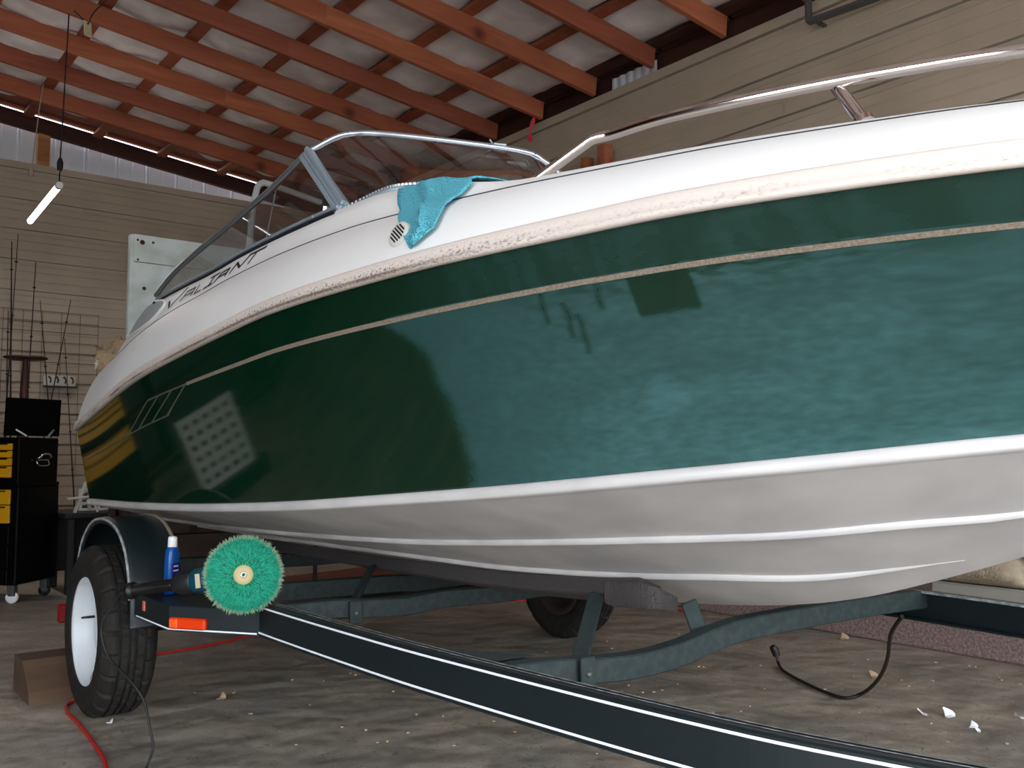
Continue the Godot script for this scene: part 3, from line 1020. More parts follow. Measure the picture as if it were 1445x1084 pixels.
func build_deck_fittings(bt: Node3D, add: Callable) -> void:
	# bow rail with stanchions, both sides joined round the bow
	var br := Node3D.new()
	br.name = "bow_rail"
	bt.add_child(br, true)
	var offs := func(z: float) -> float: return minf(0.235, curve(GUN_B, z) * 0.5)
	var half := [Vector3(XC - (1.062 - 0.20), 1.63, -1.62), Vector3(1.373, 1.700, -1.50), Vector3(1.384, 1.712, -1.475), Vector3(1.405, 1.716, -1.43)]
	for z in [-1.3, -1.15, -1.0, -0.85, -0.7, -0.5, -0.3, -0.12]:
		half.append(Vector3(XC - curve(GUN_B, z) + offs.call(z), lerpf(1.712, 1.70, (z + 1.4) / 1.4), z))
	var pts: Array = []
	for p in half: pts.append(p)
	for i in half.size(): pts.append(flip(half[half.size() - 1 - i]))
	var m := MB.new()
	m.tube(smooth_line(pts, 5), 0.0125, 12)
	add.call("rail_tube", m, M.stainless, br)
	for z in [-0.93, -0.42]:
		for s in [0, 1]:
			var b := Vector3(XC - curve(GUN_B, z) + offs.call(z), 0, z)
			var foot := Vector3(b.x - 0.012, curve(EDG_Y, z) + 0.004, z + 0.035)
			var tp := Vector3(b.x, 1.705, z - 0.03)
			if s:
				foot = flip(foot); tp = flip(tp)
			m = MB.new()
			m.tube([foot, tp], 0.0125, 12)
			m.tube([foot, foot.lerp(tp, 0.12)], 0.02, 12)
			add.call("stanchion", m, M.stainless, br)
	for s in [0, 1]:
		# round louvred vent on the deck flank
		var vz := -1.836
		var side := 1 if s == 0 else -1
		var c := deck_pt(vz, 0.34, side)
		var tz := (deck_pt(vz + 0.02, 0.34, side) - deck_pt(vz - 0.02, 0.34, side)).normalized()
		var ty := (deck_pt(vz, 0.5, side) - deck_pt(vz, 0.2, side)).normalized()
		var n := tz.cross(ty).normalized()
		n = Vector3(-0.93 * side, 0.30, 0.12).normalized()        # the hooded vent stands steeper than the deck
		c += n * 0.010
		tz = (tz - n * tz.dot(n)).normalized()
		var bs := Basis(tz, n, tz.cross(n))
		var vent := Node3D.new()
		vent.name = numbered("vent", bt)
		bt.add_child(vent, true)
		m = MB.new()
		m.lathe([[0.0, 0.003], [0.026, 0.004], [0.031, 0.003], [0.033, -0.002], [0.035, -0.03]], 28, at(c, bs))
		add.call("vent_rim", m, M.hook_white, vent)
		for k in 6:
			m = MB.new()
			var x := (k - 2.5) * 0.0075
			var hl := sqrt(maxf(0.024 * 0.024 - x * x, 0.0)) * 0.95
			var d := Basis(Vector3.UP, 0.95)
			m.bar(at(c, bs) * (d * Vector3(x, 0.0045, -hl)), at(c, bs) * (d * Vector3(x, 0.0045, hl)), 0.004, 0.002, n, 0.0005)
			add.call("vent_slot", m, M.letter_black, vent)
		# raised rim of the moulded recess behind the side glass
		var loop: Array = []
		for q in [[-4.62, 1.85], [-4.60, 1.65], [-4.50, 1.42], [-4.36, 1.24], [-4.2, 1.16], [-4.04, 1.2], [-3.95, 1.36], [-3.90, 1.56], [-3.95, 1.78], [-4.1, 1.96]]:
			loop.append(deck_pt(q[0], q[1], side, 0.002))
		m = MB.new()
		var sl := smooth_line(loop, 5)
		m.tube(sl, 0.0065, 8)
		add.call("recess_rim", m, M.white_gelcoat)
		m = MB.new()
		var patch: Array = []
		for i in 25:
			var z := lerpf(-4.59, -3.915, i / 24.0)
			var lo := curve([[-4.6, 1.66], [-4.5, 1.43], [-4.36, 1.25], [-4.2, 1.17], [-4.04, 1.21], [-3.95, 1.37], [-3.9, 1.56]], z)
			var hi := curve([[-4.62, 1.7], [-4.52, 1.99], [-4.1, 1.96], [-3.95, 1.78], [-3.9, 1.56]], z)
			var row: Array = []
			for j in 9: row.append(deck_pt(z, lerpf(lo, hi, j / 8.0), side, 0.0025))
			patch.append(row)
		m.loft(patch)
		add.call("recess_panel", m, M.pad_grey)
	# lettering on the near flank: strokes in cells along the deck
	var lt := Node3D.new()
	lt.name = "lettering"
	bt.add_child(lt, true)
	var glyph := {"V": [[[0.0, 0.62], [0.16, 0.0], [1.0, 1.0]]], "A": [[[0.0, 0.0], [0.35, 0.62], [0.95, 0.62], [0.8, 0.0]], [[0.2, 0.3], [0.85, 0.3]]], "L": [[[0.25, 0.7], [0.0, 0.0], [0.8, 0.0]]], "I": [[[0.0, 0.0], [0.7, 0.0]], [[0.3, 0.75], [1.0, 0.75]], [[0.35, 0.0], [0.65, 0.75]]], "N": [[[0.0, 0.0], [0.25, 0.75], [0.6, 0.1], [1.0, 0.95]]], "T": [[[0.05, 0.9], [1.0, 0.9]], [[0.5, 0.9], [0.25, 0.0]]]}
	var cells := [["V", -3.83, -3.60], ["A", -3.63, -3.46], ["L", -3.45, -3.36], ["I", -3.34, -3.20], ["A", -3.22, -3.08], ["N", -3.06, -2.90], ["T", -2.92, -2.76]]
	for ce in cells:
		m = MB.new()
		for stroke in glyph[ce[0]]:
			for i in stroke.size() - 1:
				var a: Array = stroke[i]
				var b: Array = stroke[i + 1]
				var P := func(q: Array) -> Vector3:
					var z: float = -3.83 + (lerpf(ce[1], ce[2], q[0]) + 3.83) * 0.945
					return deck_pt(z, 1.28 + 0.5 * q[1], 1, 0.0012)
				m.bar(P.call(a), P.call(b), 0.0105, 0.002, Vector3(-0.8, 0.6, 0), 0.0005)
		add.call("letter", m, M.letter_black, lt)

# ------------------------------------------------------------------ the trailer
const TC := 2.2             # trailer centre line
const RAIL := [[1.195, -4.95], [1.195, -3.4], [1.198, -2.756], [1.212, -2.25], [1.235, -1.848], [1.304, -1.169], [1.387, -0.775], [1.62, 0.0], [1.93, 0.9], [2.14, 1.5]]

func rail_line(s: int, inset := 0.0) -> Array:
	var p: Array = []
	for q in RAIL: p.append(Vector3(q[0], 0, q[1]))
	p = smooth_line(p, 6)
	var out: Array = []
	for i in p.size():
		var d: Vector3 = (p[mini(i + 1, p.size() - 1)] - p[maxi(i - 1, 0)]).normalized()
		var n := Vector3(-d.z, 0, d.x)         # towards the trailer centre
		if n.x < 0: n = -n
		var q: Vector3 = p[i] + n * inset
		if s < 0: q.x = 2 * TC - q.x
		out.append(q)
	return out

func beam_ring(pts: Array, w: float, h: float) -> MB:     # rectangular tube along pts (runs mostly along x)
	var m := MB.new()
	m.group = -1
	var rows: Array = []
	for p in pts:
		var b := 0.004
		rows.append([p + Vector3(0, 0, w / 2 - b), p + Vector3(0, -b, w / 2), p + Vector3(0, -h + b, w / 2), p + Vector3(0, -h, w / 2 - b), p + Vector3(0, -h, -w / 2 + b), p + Vector3(0, -h + b, -w / 2), p + Vector3(0, -b, -w / 2), p + Vector3(0, 0, -w / 2 + b)])
	m.loft(rows, true)
	m.fan(rows[0], true); m.fan(rows[-1])
	return m

func make_wheel(tr: Node3D, c: Vector3, outward: int, rim: Material) -> void:
	var w := Node3D.new()
	w.name = numbered("wheel", tr)
	tr.add_child(w, true)
	w.position = c
	w.basis = Basis(Vector3(0, 0, 1), PI / 2 * outward)      # local y points out of the wheel
	var half := [[0.325, 0.062, 1], [0.325, 0.050, 1], [0.316, 0.048, 0], [0.316, 0.041, 0], [0.325, 0.039, 0], [0.325, 0.017, 0], [0.316, 0.015, 0], [0.316, 0.008, 0], [0.325, 0.006, 0]]
	var prof: Array = [[0.197, 0.078, 0], [0.203, 0.088, 0], [0.215, 0.097, 0], [0.235, 0.102, 0], [0.262, 0.104, 0], [0.288, 0.098, 0], [0.308, 0.086, 1], [0.319, 0.075, 1]]
	prof.append_array(half)
	var back: Array = []
	for p in prof: back.append([p[0], -p[1], p[2]])
	back.reverse()
	prof.append_array(back)
	var m := MB.new()
	m.group = -1
	var rows: Array = []
	var n := 168
	for p in prof:
		var row: Array = []
		for k in n:
			var shift := 1 if p[1] > 0 else 0
			var kk := (k + shift * 3) % 7
			var r: float = p[0]
			if p[2] == 1 and kk < 1: r -= 0.009
			if p[2] == 0 and absf(p[1]) < 0.04 and r > 0.32 and (k + int(p[1] * 150)) % 7 < 1: r -= 0.005
			var a := TAU * k / n
			row.append(Vector3(r * cos(a), p[1], r * sin(a)))
		rows.append(row)
	m.loft(rows, true)
	put("tyre", m, M.tyre_rubber, w)
	m = MB.new()
	m.lathe([[0.198, 0.074], [0.206, 0.088], [0.204, 0.092], [0.197, 0.090], [0.190, 0.080], [0.186, 0.060], [0.172, 0.052], [0.168, 0.02], [0.166, -0.09], [0.200, -0.09], [0.203, -0.074]], 56)
	put("rim", m, rim, w)
	m = MB.new()
	m.lathe([[0.167, -0.03], [0.15, -0.01], [0.135, 0.02], [0.11, 0.03], [0.085, 0.018], [0.052, 0.018], [0.047, 0.012], [0.047, -0.03], [0.0, -0.03]], 48)
	put("wheel_disc", m, rim, w)
	m = MB.new()
	var arc: Array = []
	for k in 25:
		var a := lerpf(-0.75, 0.95, k / 24.0) + PI / 2
		var wob := 0.002 * sin(k * 2.3) + 0.0015 * sin(k * 5.1)
		var row: Array = []
		for p in [[0.1995, 0.0925], [0.193 + wob, 0.091], [0.187 + wob, 0.079], [0.189, 0.074]]:
			row.append(Vector3(p[0] * cos(a), p[1], p[0] * sin(a)))
		arc.append(row)
	m.loft(arc)
	put("wax_ring", m, M.hub_tan, w)
	m = MB.new()
	m.lathe([[0.0, 0.0], [0.005, 0.0], [0.0055, 0.02], [0.004, 0.050], [0.0, 0.052]], 8, at(Vector3(0.035, 0.028, -0.105)))
	var stem := put("valve_stem", m, M.black_plastic, w)
	stem.rotation.y = 0.0

func build_trailer() -> void:
	var tr := thing("boat_trailer", "dark green boat trailer with white pinstriped channel rails under the boat", "trailer")
	for s in [1, -1]:
		var o: Array = rail_line(s)
		var inn: Array = rail_line(s, 0.042)
		var mid: Array = rail_line(s, 0.007)
		var m := MB.new()
		m.group = -1
		var rows: Array = []
		for i in o.size():
			var U := func(p: Vector3, y: float) -> Vector3: return Vector3(p.x, y, p.z)
			var o2: Vector3 = o[i].lerp(inn[i], 0.09)
			rows.append([U.call(o[i], 0.434), U.call(o[i], 0.531), U.call(o2, 0.535), U.call(inn[i], 0.535), U.call(inn[i], 0.528), U.call(mid[i], 0.528), U.call(mid[i], 0.437), U.call(inn[i], 0.437), U.call(inn[i], 0.430), U.call(o2, 0.430)])
		m.loft(rows, true)
		put("side_rail", m, M.trailer_green, tr)
		for y in [0.5235, 0.4435]:
			m = MB.new()
			rows = []
			for i in o.size():
				var q: Vector3 = o[i] + Vector3(-0.0012 * s, 0, 0)
				rows.append([Vector3(q.x, y + 0.0028, q.z), Vector3(q.x, y - 0.0028, q.z)])
			m.loft(rows)
			put("stripe_tape", m, M.tape_white, tr)
		for k in [0.040, 0.0425]:
			m = MB.new()
			rows = []
			var l: Array = rail_line(s, 0.0355)
			var l2: Array = rail_line(s, 0.0428)
			var l3: Array = rail_line(s, 0.021)
			var l4: Array = rail_line(s, 0.026)
			for i in o.size():
				if k < 0.041: rows.append([Vector3(l3[i].x, 0.536, l3[i].z), Vector3(l4[i].x, 0.536, l4[i].z)])
				else: rows.append([Vector3(l[i].x, 0.5362, l[i].z), Vector3(l2[i].x, 0.5362, l2[i].z), Vector3(l2[i].x, 0.5275, l2[i].z)])
			m.loft(rows)
			put("stripe_tape", m, M.tape_scuffed, tr)
	# dipping cross members
	for e in [[-1.70, 0.0, 0.062], [-2.85, -0.028, 0.062], [-3.45, -0.06, 0.07], [-4.5, -0.05, 0.07]]:
		var z: float = e[0]
		var d: float = e[1]
		var c := [Vector3(1.262 if z > -2.0 else 1.235, 0.53, z), Vector3(1.36, 0.53, z), Vector3(1.48, 0.522, z), Vector3(1.62, 0.508, z), Vector3(1.75, 0.503, z), Vector3(1.9, 0.513, z), Vector3(2.05, 0.536, z), Vector3(2.2, 0.546 + d, z), Vector3(2.6, 0.546 + d * 0.5, z), Vector3(2.95, 0.54, z), Vector3(3.15, 0.534, z)]
		if d < -0.02:
			for i in c.size(): c[i].y = minf(c[i].y, 0.52 + d * 0.5 + 0.02 * absf(c[i].x - TC))
		put("cross_member", beam_ring(smooth_line(c, 4), 0.05, e[2]), M.trailer_worn, tr)
	var m2 := MB.new()
	m2.quad(Vector3(1.245, 0.535, -1.95), Vector3(1.245, 0.535, -1.72), Vector3(1.42, 0.532, -1.72), Vector3(1.40, 0.534, -1.76))
	m2.quad(Vector3(1.245, 0.525, -1.95), Vector3(1.40, 0.524, -1.76), Vector3(1.42, 0.522, -1.72), Vector3(1.245, 0.525, -1.72))
	m2.quad(Vector3(1.245, 0.535, -1.95), Vector3(1.40, 0.534, -1.76), Vector3(1.40, 0.524, -1.76), Vector3(1.245, 0.525, -1.95))
	put("gusset_plate", m2, M.trailer_worn, tr, false)
	# bunks and their posts
	for s in [1, -1]:
		var m := MB.new()
		m.group = -1
		var rows: Array = []
		for i in 40:
			var z := lerpf(-4.75, -1.80, i / 39.0)
			var xo: float = XC - s * 0.335
			var xi: float = XC - s * 0.245
			var yo := bottom_at(z, 0.335) - 0.015
			var yi := bottom_at(z, 0.245) - 0.015
			rows.append([Vector3(xo, yo - 0.006, z), Vector3(xo + s * 0.006, yo - 0.001, z), Vector3(xi, yi - 0.001, z), Vector3(xi, yi - 0.05, z), Vector3(xo + s * 0.008, yo - 0.052, z), Vector3(xo, yo - 0.045, z)])
		m.loft(rows, true)
		m.fan(rows[0]); m.fan(rows[-1])
		put("bunk", m, M.bunk_carpet, tr)
		m = MB.new()
		var ey := bottom_at(-1.78, 0.29)
		rows = []
		for e in [[-1.93, 0.049, 0.028, 0.0], [-1.90, 0.055, 0.033, 0.0], [-1.80, 0.056, 0.034, -0.002], [-1.765, 0.050, 0.030, -0.008], [-1.735, 0.040, 0.024, -0.014]]:
			var z: float = e[0]
			var cy: float = bottom_at(z, 0.29) - 0.048 + e[3]
			var tilt := 0.012
			rows.append([Vector3(XC - s * (0.29 + e[1]), cy + e[2] * 0.75 + tilt, z), Vector3(XC - s * (0.29 + e[1] * 0.8), cy + e[2] * 0.85 + tilt, z), Vector3(XC - s * (0.29 - e[1]), cy + e[2] * 0.5 - tilt, z), Vector3(XC - s * (0.29 - e[1]), cy - e[2] - tilt, z), Vector3(XC - s * (0.29 + e[1] * 0.8), cy - e[2], z), Vector3(XC - s * (0.29 + e[1]), cy - e[2] * 0.8, z)])
		m.loft(rows, true)
		m.fan(rows[0]); m.fan(rows[-1])
		put("bunk_end_wrap", m, M.bunk_carpet, tr)
		for e in [[-1.695, -1.97, 0.515], [-2.845, -3.27, 0.505], [-4.48, -4.6, 0.45]]:
			m = MB.new()
			var a := Vector3(TC - s * 0.67, e[2] - 0.012, e[0])
			if s > 0: m.bar(a + Vector3(0, -0.055, 0.031), a + Vector3(0, 0.02, 0.031), 0.046, 0.010, Vector3(0, 0, 1))
			if s > 0: put("post_tab", m, M.trailer_worn, tr)
			m = MB.new()
			var b := Vector3(XC - s * 0.33, bottom_at(e[1], 0.3) - 0.05, e[1])
			m.bar(a, b, 0.044, 0.012, Vector3(-0.75 * s, 0.25, 0.6))
			put("bunk_post", m, M.trailer_worn, tr)
			m = MB.new()
			m.lathe([[0.0, 0.009], [0.008, 0.009], [0.009, 0.0]], 6, at(a + Vector3(0, -0.02, 0.034), Basis(Vector3(1, 0, 0), PI / 2)))
			if s > 0: put("bolt", m, M.steel_grey, tr)
	m2 = MB.new()
	m2.bar(Vector3(2.02, 0.51, -1.735), Vector3(1.985, 0.60, -1.745), 0.045, 0.012, Vector3(-0.6, 0, 0.8))
	put("keel_bracket", m2, M.trailer_worn, tr)
	# axle, springs
	m2 = MB.new()
	m2.tube([Vector3(1.12, 0.325, -3.87), Vector3(3.32, 0.325, -3.87)], 0.03, 10)
	put("axle", m2, M.bench_black, tr)
	for s in [1, -1]:
		m2 = MB.new()
		var x: float = TC - s * 0.93
		m2.tube(smooth_line([Vector3(x, 0.40, -4.25), Vector3(x, 0.345, -4.05), Vector3(x, 0.33, -3.87), Vector3(x, 0.345, -3.69), Vector3(x, 0.40, -3.5)], 4), 0.02, 8)
		put("leaf_spring", m2, M.bench_black, tr)
		for z in [-4.25, -3.5]:
			m2 = MB.new()
			m2.box(Vector3(0.05, 0.08, 0.06), at(Vector3(x, 0.40, z)))
			put("spring_hanger", m2, M.bench_black, tr)
	make_wheel(tr, Vector3(1.018, 0.325, -3.87), 1, M.rim_white)
	make_wheel(tr, Vector3(3.44, 0.325, -3.90), -1, M.rim_rusty)
	# fenders
	for s in [1, -1]:
		var fz := func(x: float, y: float, z: float) -> Vector3: return Vector3(x if s > 0 else 2 * 2.229 - x, y, z)
		var path := [[-3.462, 0.385], [-3.465, 0.47], [-3.485, 0.56], [-3.555, 0.665], [-3.68, 0.735], [-3.85, 0.757], [-4.02, 0.737], [-4.16, 0.66], [-4.235, 0.55], [-4.25, 0.45]]
		var pp: Array = []
		for q in path: pp.append(Vector3(0, q[1], q[0]))
		pp = smooth_line(pp, 5)
		var m := MB.new()
		var rows: Array = []
		var trim: Array = []
		var felt: Array = []
		for i in pp.size():
			var p: Vector3 = pp[i]
			var d: Vector3 = (pp[mini(i + 1, pp.size() - 1)] - pp[maxi(i - 1, 0)]).normalized()
			var n := Vector3(0, -d.z, d.y)
			if n.dot(p - Vector3(0, 0.35, -3.86)) < 0: n = -n
			var A := func(x: float, k: float) -> Vector3:
				var q: Vector3 = p + n * k
				return fz.call(x, q.y, q.z)
			rows.append([A.call(0.982, -0.022), A.call(0.978, -0.006), A.call(0.985, 0.0), A.call(1.0, 0.004), A.call(1.15, 0.006), A.call(1.165, 0.0), A.call(1.166, -0.03), A.call(1.158, -0.03), A.call(1.15, -0.002), A.call(1.0, -0.003), A.call(0.99, -0.022)])
			if p.y > 0.47 or p.z < -3.8: trim.append(A.call(0.979, -0.004))
			if p.z > -4.0 and p.y > 0.62: felt.append(A.call(1.16, 0.004))
		m.loft(rows, true)
		m.fan(rows[0]); m.fan(rows[-1])
		put("fender", m, M.trailer_green, tr)
		m = MB.new()
		m.tube(trim, 0.0055, 6)
		put("fender_trim", m, M.tape_scuffed, tr)
		m = MB.new()
		m.tube(felt, 0.008, 7)
		put("fender_edge_felt", m, M.fender_felt, tr)
		# step between fender and rail
		var poly := [[0.99, -3.445], [1.0, -3.1], [1.2, -2.83], [1.2, -3.445]]
		m = MB.new()
		m.group = -1
		var lo: Array = []
		var hi: Array = []
		var hb: Array = []
		for q in poly:
			lo.append(fz.call(q[0], 0.432, q[1])); hi.append(fz.call(q[0], 0.511, q[1]))
			hb.append((fz.call(q[0], 0.515, q[1]) as Vector3).lerp(fz.call(1.1, 0.515, -3.2), 0.02))
		m.loft([lo, hi, hb], true)
		m.fan(hb); m.fan(lo, true)
		put("fender_step", m, M.trailer_green, tr)
		m = MB.new()
		rows = []
		for q in [[0.9885, -3.42], [0.9985, -3.0995], [1.192, -2.838]]:
			rows.append([fz.call(q[0] - 0.001, 0.442, q[1] + 0.001), fz.call(q[0] - 0.001, 0.437, q[1] + 0.001)])
		m.loft(rows)
		put("stripe_tape", m, M.tape_white, tr)
		# amber marker lamp and small reflector
		var dir := (Vector3(0.2, 0, 0.27)).normalized()
		var nn := Vector3(-0.804, 0, 0.595)
		if s < 0:
			dir.x = -dir.x; nn.x = -nn.x
		var bas := Basis(dir, Vector3.UP, dir.cross(Vector3.UP))
		m = MB.new()
		m.box(Vector3(0.135, 0.036, 0.022), at(fz.call(1.046, 0.461, -3.038) + nn * 0.008, bas), 0.006)
		var lamp := put("marker_lamp", m, M.amber, tr)
		m = MB.new()
		m.box(Vector3(0.03, 0.030, 0.012), at(fz.call(1.046, 0.461, -3.038) + nn * 0.016 - dir * 0.048, bas), 0.004)
		put("lamp_end", m, M.amber_light, lamp)
		m = MB.new()
		m.box(Vector3(0.008, 0.034, 0.022), at(fz.call(0.993, 0.482, -3.345)), 0.003)
		put("side_reflector", m, M.reflector_pink, tr)
		# tail lamp on a bracket behind the wheel
		m = MB.new()
		m.box(Vector3(0.06, 0.085, 0.03), at(fz.call(1.02, 0.285, -4.62)), 0.008)
		put("tail_lamp", m, M.red_plastic, tr)
		m = MB.new()
		m.bar(fz.call(1.055, 0.30, -4.64), fz.call(1.22, 0.44, -4.64), 0.03, 0.008)
		put("tail_lamp_bracket", m, M.trailer_green, tr)

func bottom_at(z: float, b: float) -> float:
	var cb := curve(CHI_B, z)
	return bottom_pt(z, clampf(b / maxf(cb, 0.05), 0, 1), 1).y

# ------------------------------------------------------------------ things lying on the trailer
func build_on_trailer() -> void:
	# bottle of polish
	var b := thing("polish_bottle", "blue plastic bottle with white cap standing beside the green fender", "bottle", Vector3(1.078, 0.5155, -3.325))
	b.rotation.y = 0.5
	var m := MB.new()
	var rows: Array = []
	for p in [[0.0, 0.0, 0.0], [0.003, 0.025, 0.018], [0.02, 0.027, 0.02], [0.12, 0.026, 0.0195], [0.148, 0.024, 0.018], [0.160, 0.019, 0.016], [0.166, 0.016, 0.015], [0.168, 0.0, 0.0]]:
		var row: Array = []
		for k in 28:
			var a := TAU * k / 28
			row.append(Vector3(signf(cos(a)) * pow(absf(cos(a)), 0.7) * p[1], p[0], signf(sin(a)) * pow(absf(sin(a)), 0.7) * p[2]))
		rows.append(row)
	m.loft(rows, true)
	put("bottle_body", m, M.bottle_blue, b)
	m = MB.new()
	m.lathe([[0.0, 0.165], [0.0155, 0.165], [0.0165, 0.168], [0.0155, 0.196], [0.013, 0.202], [0.0, 0.203]], 24)
	put("cap", m, M.cap_white, b)
	m = MB.new()
	m.box(Vector3(0.034, 0.09, 0.003), at(Vector3(-0.003, 0.065, 0.0195)), 0.001)
	put("label", m, M.label_indigo, b)
	for q in [[0.1, 0.022], [0.085, 0.026], [0.024, 0.02], [0.014, 0.024]]:
		m = MB.new()
		m.box(Vector3(q[1], 0.005, 0.001), at(Vector3(-0.003, q[0], 0.0213)), 0.0003)
		put("label_line", m, M.label_white, b)
	# polisher
	var n := Vector3(-0.36, 0.11, 0.93).normalized()
	var pc := Vector3(1.128, 0.634, -2.800)
	var po := thing("polisher", "teal and black electric polisher with round green wool pad lying on the trailer step", "polisher", Vector3(1.06, 0.5155, -3.0))
	var org := po.position
	var head := pc - n * 0.075 - org
	var tail := Vector3(0.905, 0.553, -3.235) - org
	var d := (tail - head).normalized()
	var side := d.cross(Vector3.UP).normalized()
	var bb := Basis(side, d, side.cross(d))       # local y along the tool
	var up := n.cross(Vector3(0, 1, 0)).normalized()
	var pb := Basis(up, n, up.cross(n))           # local y along the spindle
	m = MB.new()
	m.lathe([[0.0, -0.03], [0.028, -0.03], [0.034, -0.02], [0.036, 0.02], [0.030, 0.04], [0.012, 0.045], [0.012, 0.07]], 24, at(head, pb))
	put("gear_head", m, M.dark_grey_plastic, po)
	m = MB.new()
	m.lathe([[0.0, -0.01], [0.032, -0.01], [0.036, 0.02], [0.037, 0.12], [0.040, 0.132], [0.040, 0.178], [0.0, 0.178]], 28, at(head, bb))
	put("motor_body", m, M.tool_teal, po)
	m = MB.new()
	m.lathe([[0.0, 0.176], [0.041, 0.176], [0.042, 0.183], [0.041, 0.22], [0.033, 0.245], [0.024, 0.26], [0.0, 0.26]], 28, at(head, bb))
	put("motor_cap", m, M.dark_grey_plastic, po)
	var L := head.distance_to(tail)
	m = MB.new()
	m.lathe([[0.0, 0.25], [0.022, 0.25], [0.020, 0.27], [0.0195, L - 0.035], [0.021, L - 0.03], [0.021, L - 0.028], [0.028, L - 0.026], [0.028, L - 0.006], [0.02, L], [0.0, L]], 20, at(head, bb))
	put("handle", m, M.black_plastic, po)
	m = MB.new()
	var toc := (Vector3(0, 1.01, 0) - org - head)
	toc = (toc - d * toc.dot(d)).normalized()
	m.box(Vector3(0.010, 0.07, 0.012), at(head + d * 0.295 + toc * 0.019, Basis(toc, d, toc.cross(d))), 0.003)
	put("trigger", m, M.black_plastic, po)
	m = MB.new()
	m.box(Vector3(0.003, 0.018, 0.045), at(head + d * 0.142 + toc * 0.040, Basis(toc, d, toc.cross(d))), 0.001)
	put("rating_label", m, M.paper_cream, po)
	# wool pad: dish with thousands of strands
	m = MB.new()
	m.lathe([[0.0, 0.020], [0.03, 0.022], [0.08, 0.021], [0.103, 0.014], [0.112, 0.002], [0.108, -0.012], [0.09, -0.018], [0.0, -0.02]], 48, at(pc - org, pb))
	var pad := put("wool_pad", m, M.wool_base, po)
	m = MB.new()
	var pt := at(pc - org, pb)
	for i in 5200:
		var a := rng.randf() * TAU
		var rad := sqrt(rng.randf_range(0.035, 1.0)) * 0.108
		var y := 0.021 if rad < 0.08 else lerpf(0.021, 0.006, (rad - 0.08) / 0.028)
		var len := rng.randf_range(0.012, 0.024)
		var aa := a + rng.randf_range(-0.35, 0.35)
		var dir := Vector3(cos(aa), rng.randf_range(0.05, 0.45), sin(aa)).normalized()
		var p0 := Vector3(cos(a) * rad, y - 0.001, sin(a) * rad)
		var sidev := Vector3(-sin(a), rng.randf_range(-0.4, 0.4), cos(a)) * 0.0013
		var p1 := p0 + dir * len * 0.55
		var p2 := p0 + dir * len + Vector3(0, -0.3 * len, 0)
		var c := Color(0.005, 0.17, 0.10).lerp(Color(0.015, 0.33, 0.20), rng.randf())
		if rad > 0.1: c = c.lerp(Color(0.25, 0.29, 0.18), 0.75)
		m.col = c
		m.quad(pt * (p0 - sidev), pt * (p0 + sidev), pt * (p1 + sidev), pt * (p1 - sidev))
		m.tri(pt * (p1 - sidev), pt * (p1 + sidev), pt * p2)
	for i in 1100:
		var a := rng.randf() * TAU
		var dir := Vector3(cos(a + rng.randf_range(-0.5, 0.5)), rng.randf_range(-0.5, 0.4), sin(a + rng.randf_range(-0.5, 0.5))).normalized()
		var p0 := Vector3(cos(a) * 0.106, rng.randf_range(-0.012, 0.012), sin(a) * 0.106)
		var sidev := Vector3(-sin(a), 0.2, cos(a)) * 0.0014
		m.col = Color(0.17, 0.20, 0.12).lerp(Color(0.30, 0.31, 0.21), rng.randf())
		m.tri(pt * (p0 - sidev), pt * (p0 + sidev), pt * (p0 + dir * rng.randf_range(0.008, 0.016)))
	tag(put("wool_strands", m, M.wool_green, pad, false, true), "", "", "", "stuff")
	m = MB.new()
	m.lathe([[0.010, 0.030], [0.016, 0.033], [0.026, 0.031], [0.031, 0.020]], 28, pt)
	put("felt_washer", m, M.felt_cream, pad)
	m = MB.new()
	m.lathe([[0.0, 0.018], [0.004, 0.018], [0.0045, 0.031], [0.009, 0.0325], [0.010, 0.026]], 14, pt)
	put("arbor_nut", m, M.chrome, pad)
	# its cord
	m = MB.new()
	var cp := [Vector3(0.905, 0.553, -3.235), Vector3(0.885, 0.540, -3.255), Vector3(0.872, 0.500, -3.28), Vector3(0.850, 0.458, -3.30), Vector3(0.845, 0.408, -3.305), Vector3(0.865, 0.332, -3.27), Vector3(0.909, 0.269, -3.178), Vector3(0.939, 0.210, -3.136), Vector3(0.949, 0.128, -3.097), Vector3(0.956, 0.074, -3.084), Vector3(0.940, 0.02, -3.085), Vector3(0.92, 0.006, -3.04), Vector3(0.91, 0.006, -2.9), Vector3(0.97, 0.006, -2.6), Vector3(1.02, 0.006, -2.2)]
	for i in cp.size(): cp[i] -= org
	m.tube(smooth_line(cp, 5), 0.0042, 8)
	put("power_cord", m, M.cord_black, po)

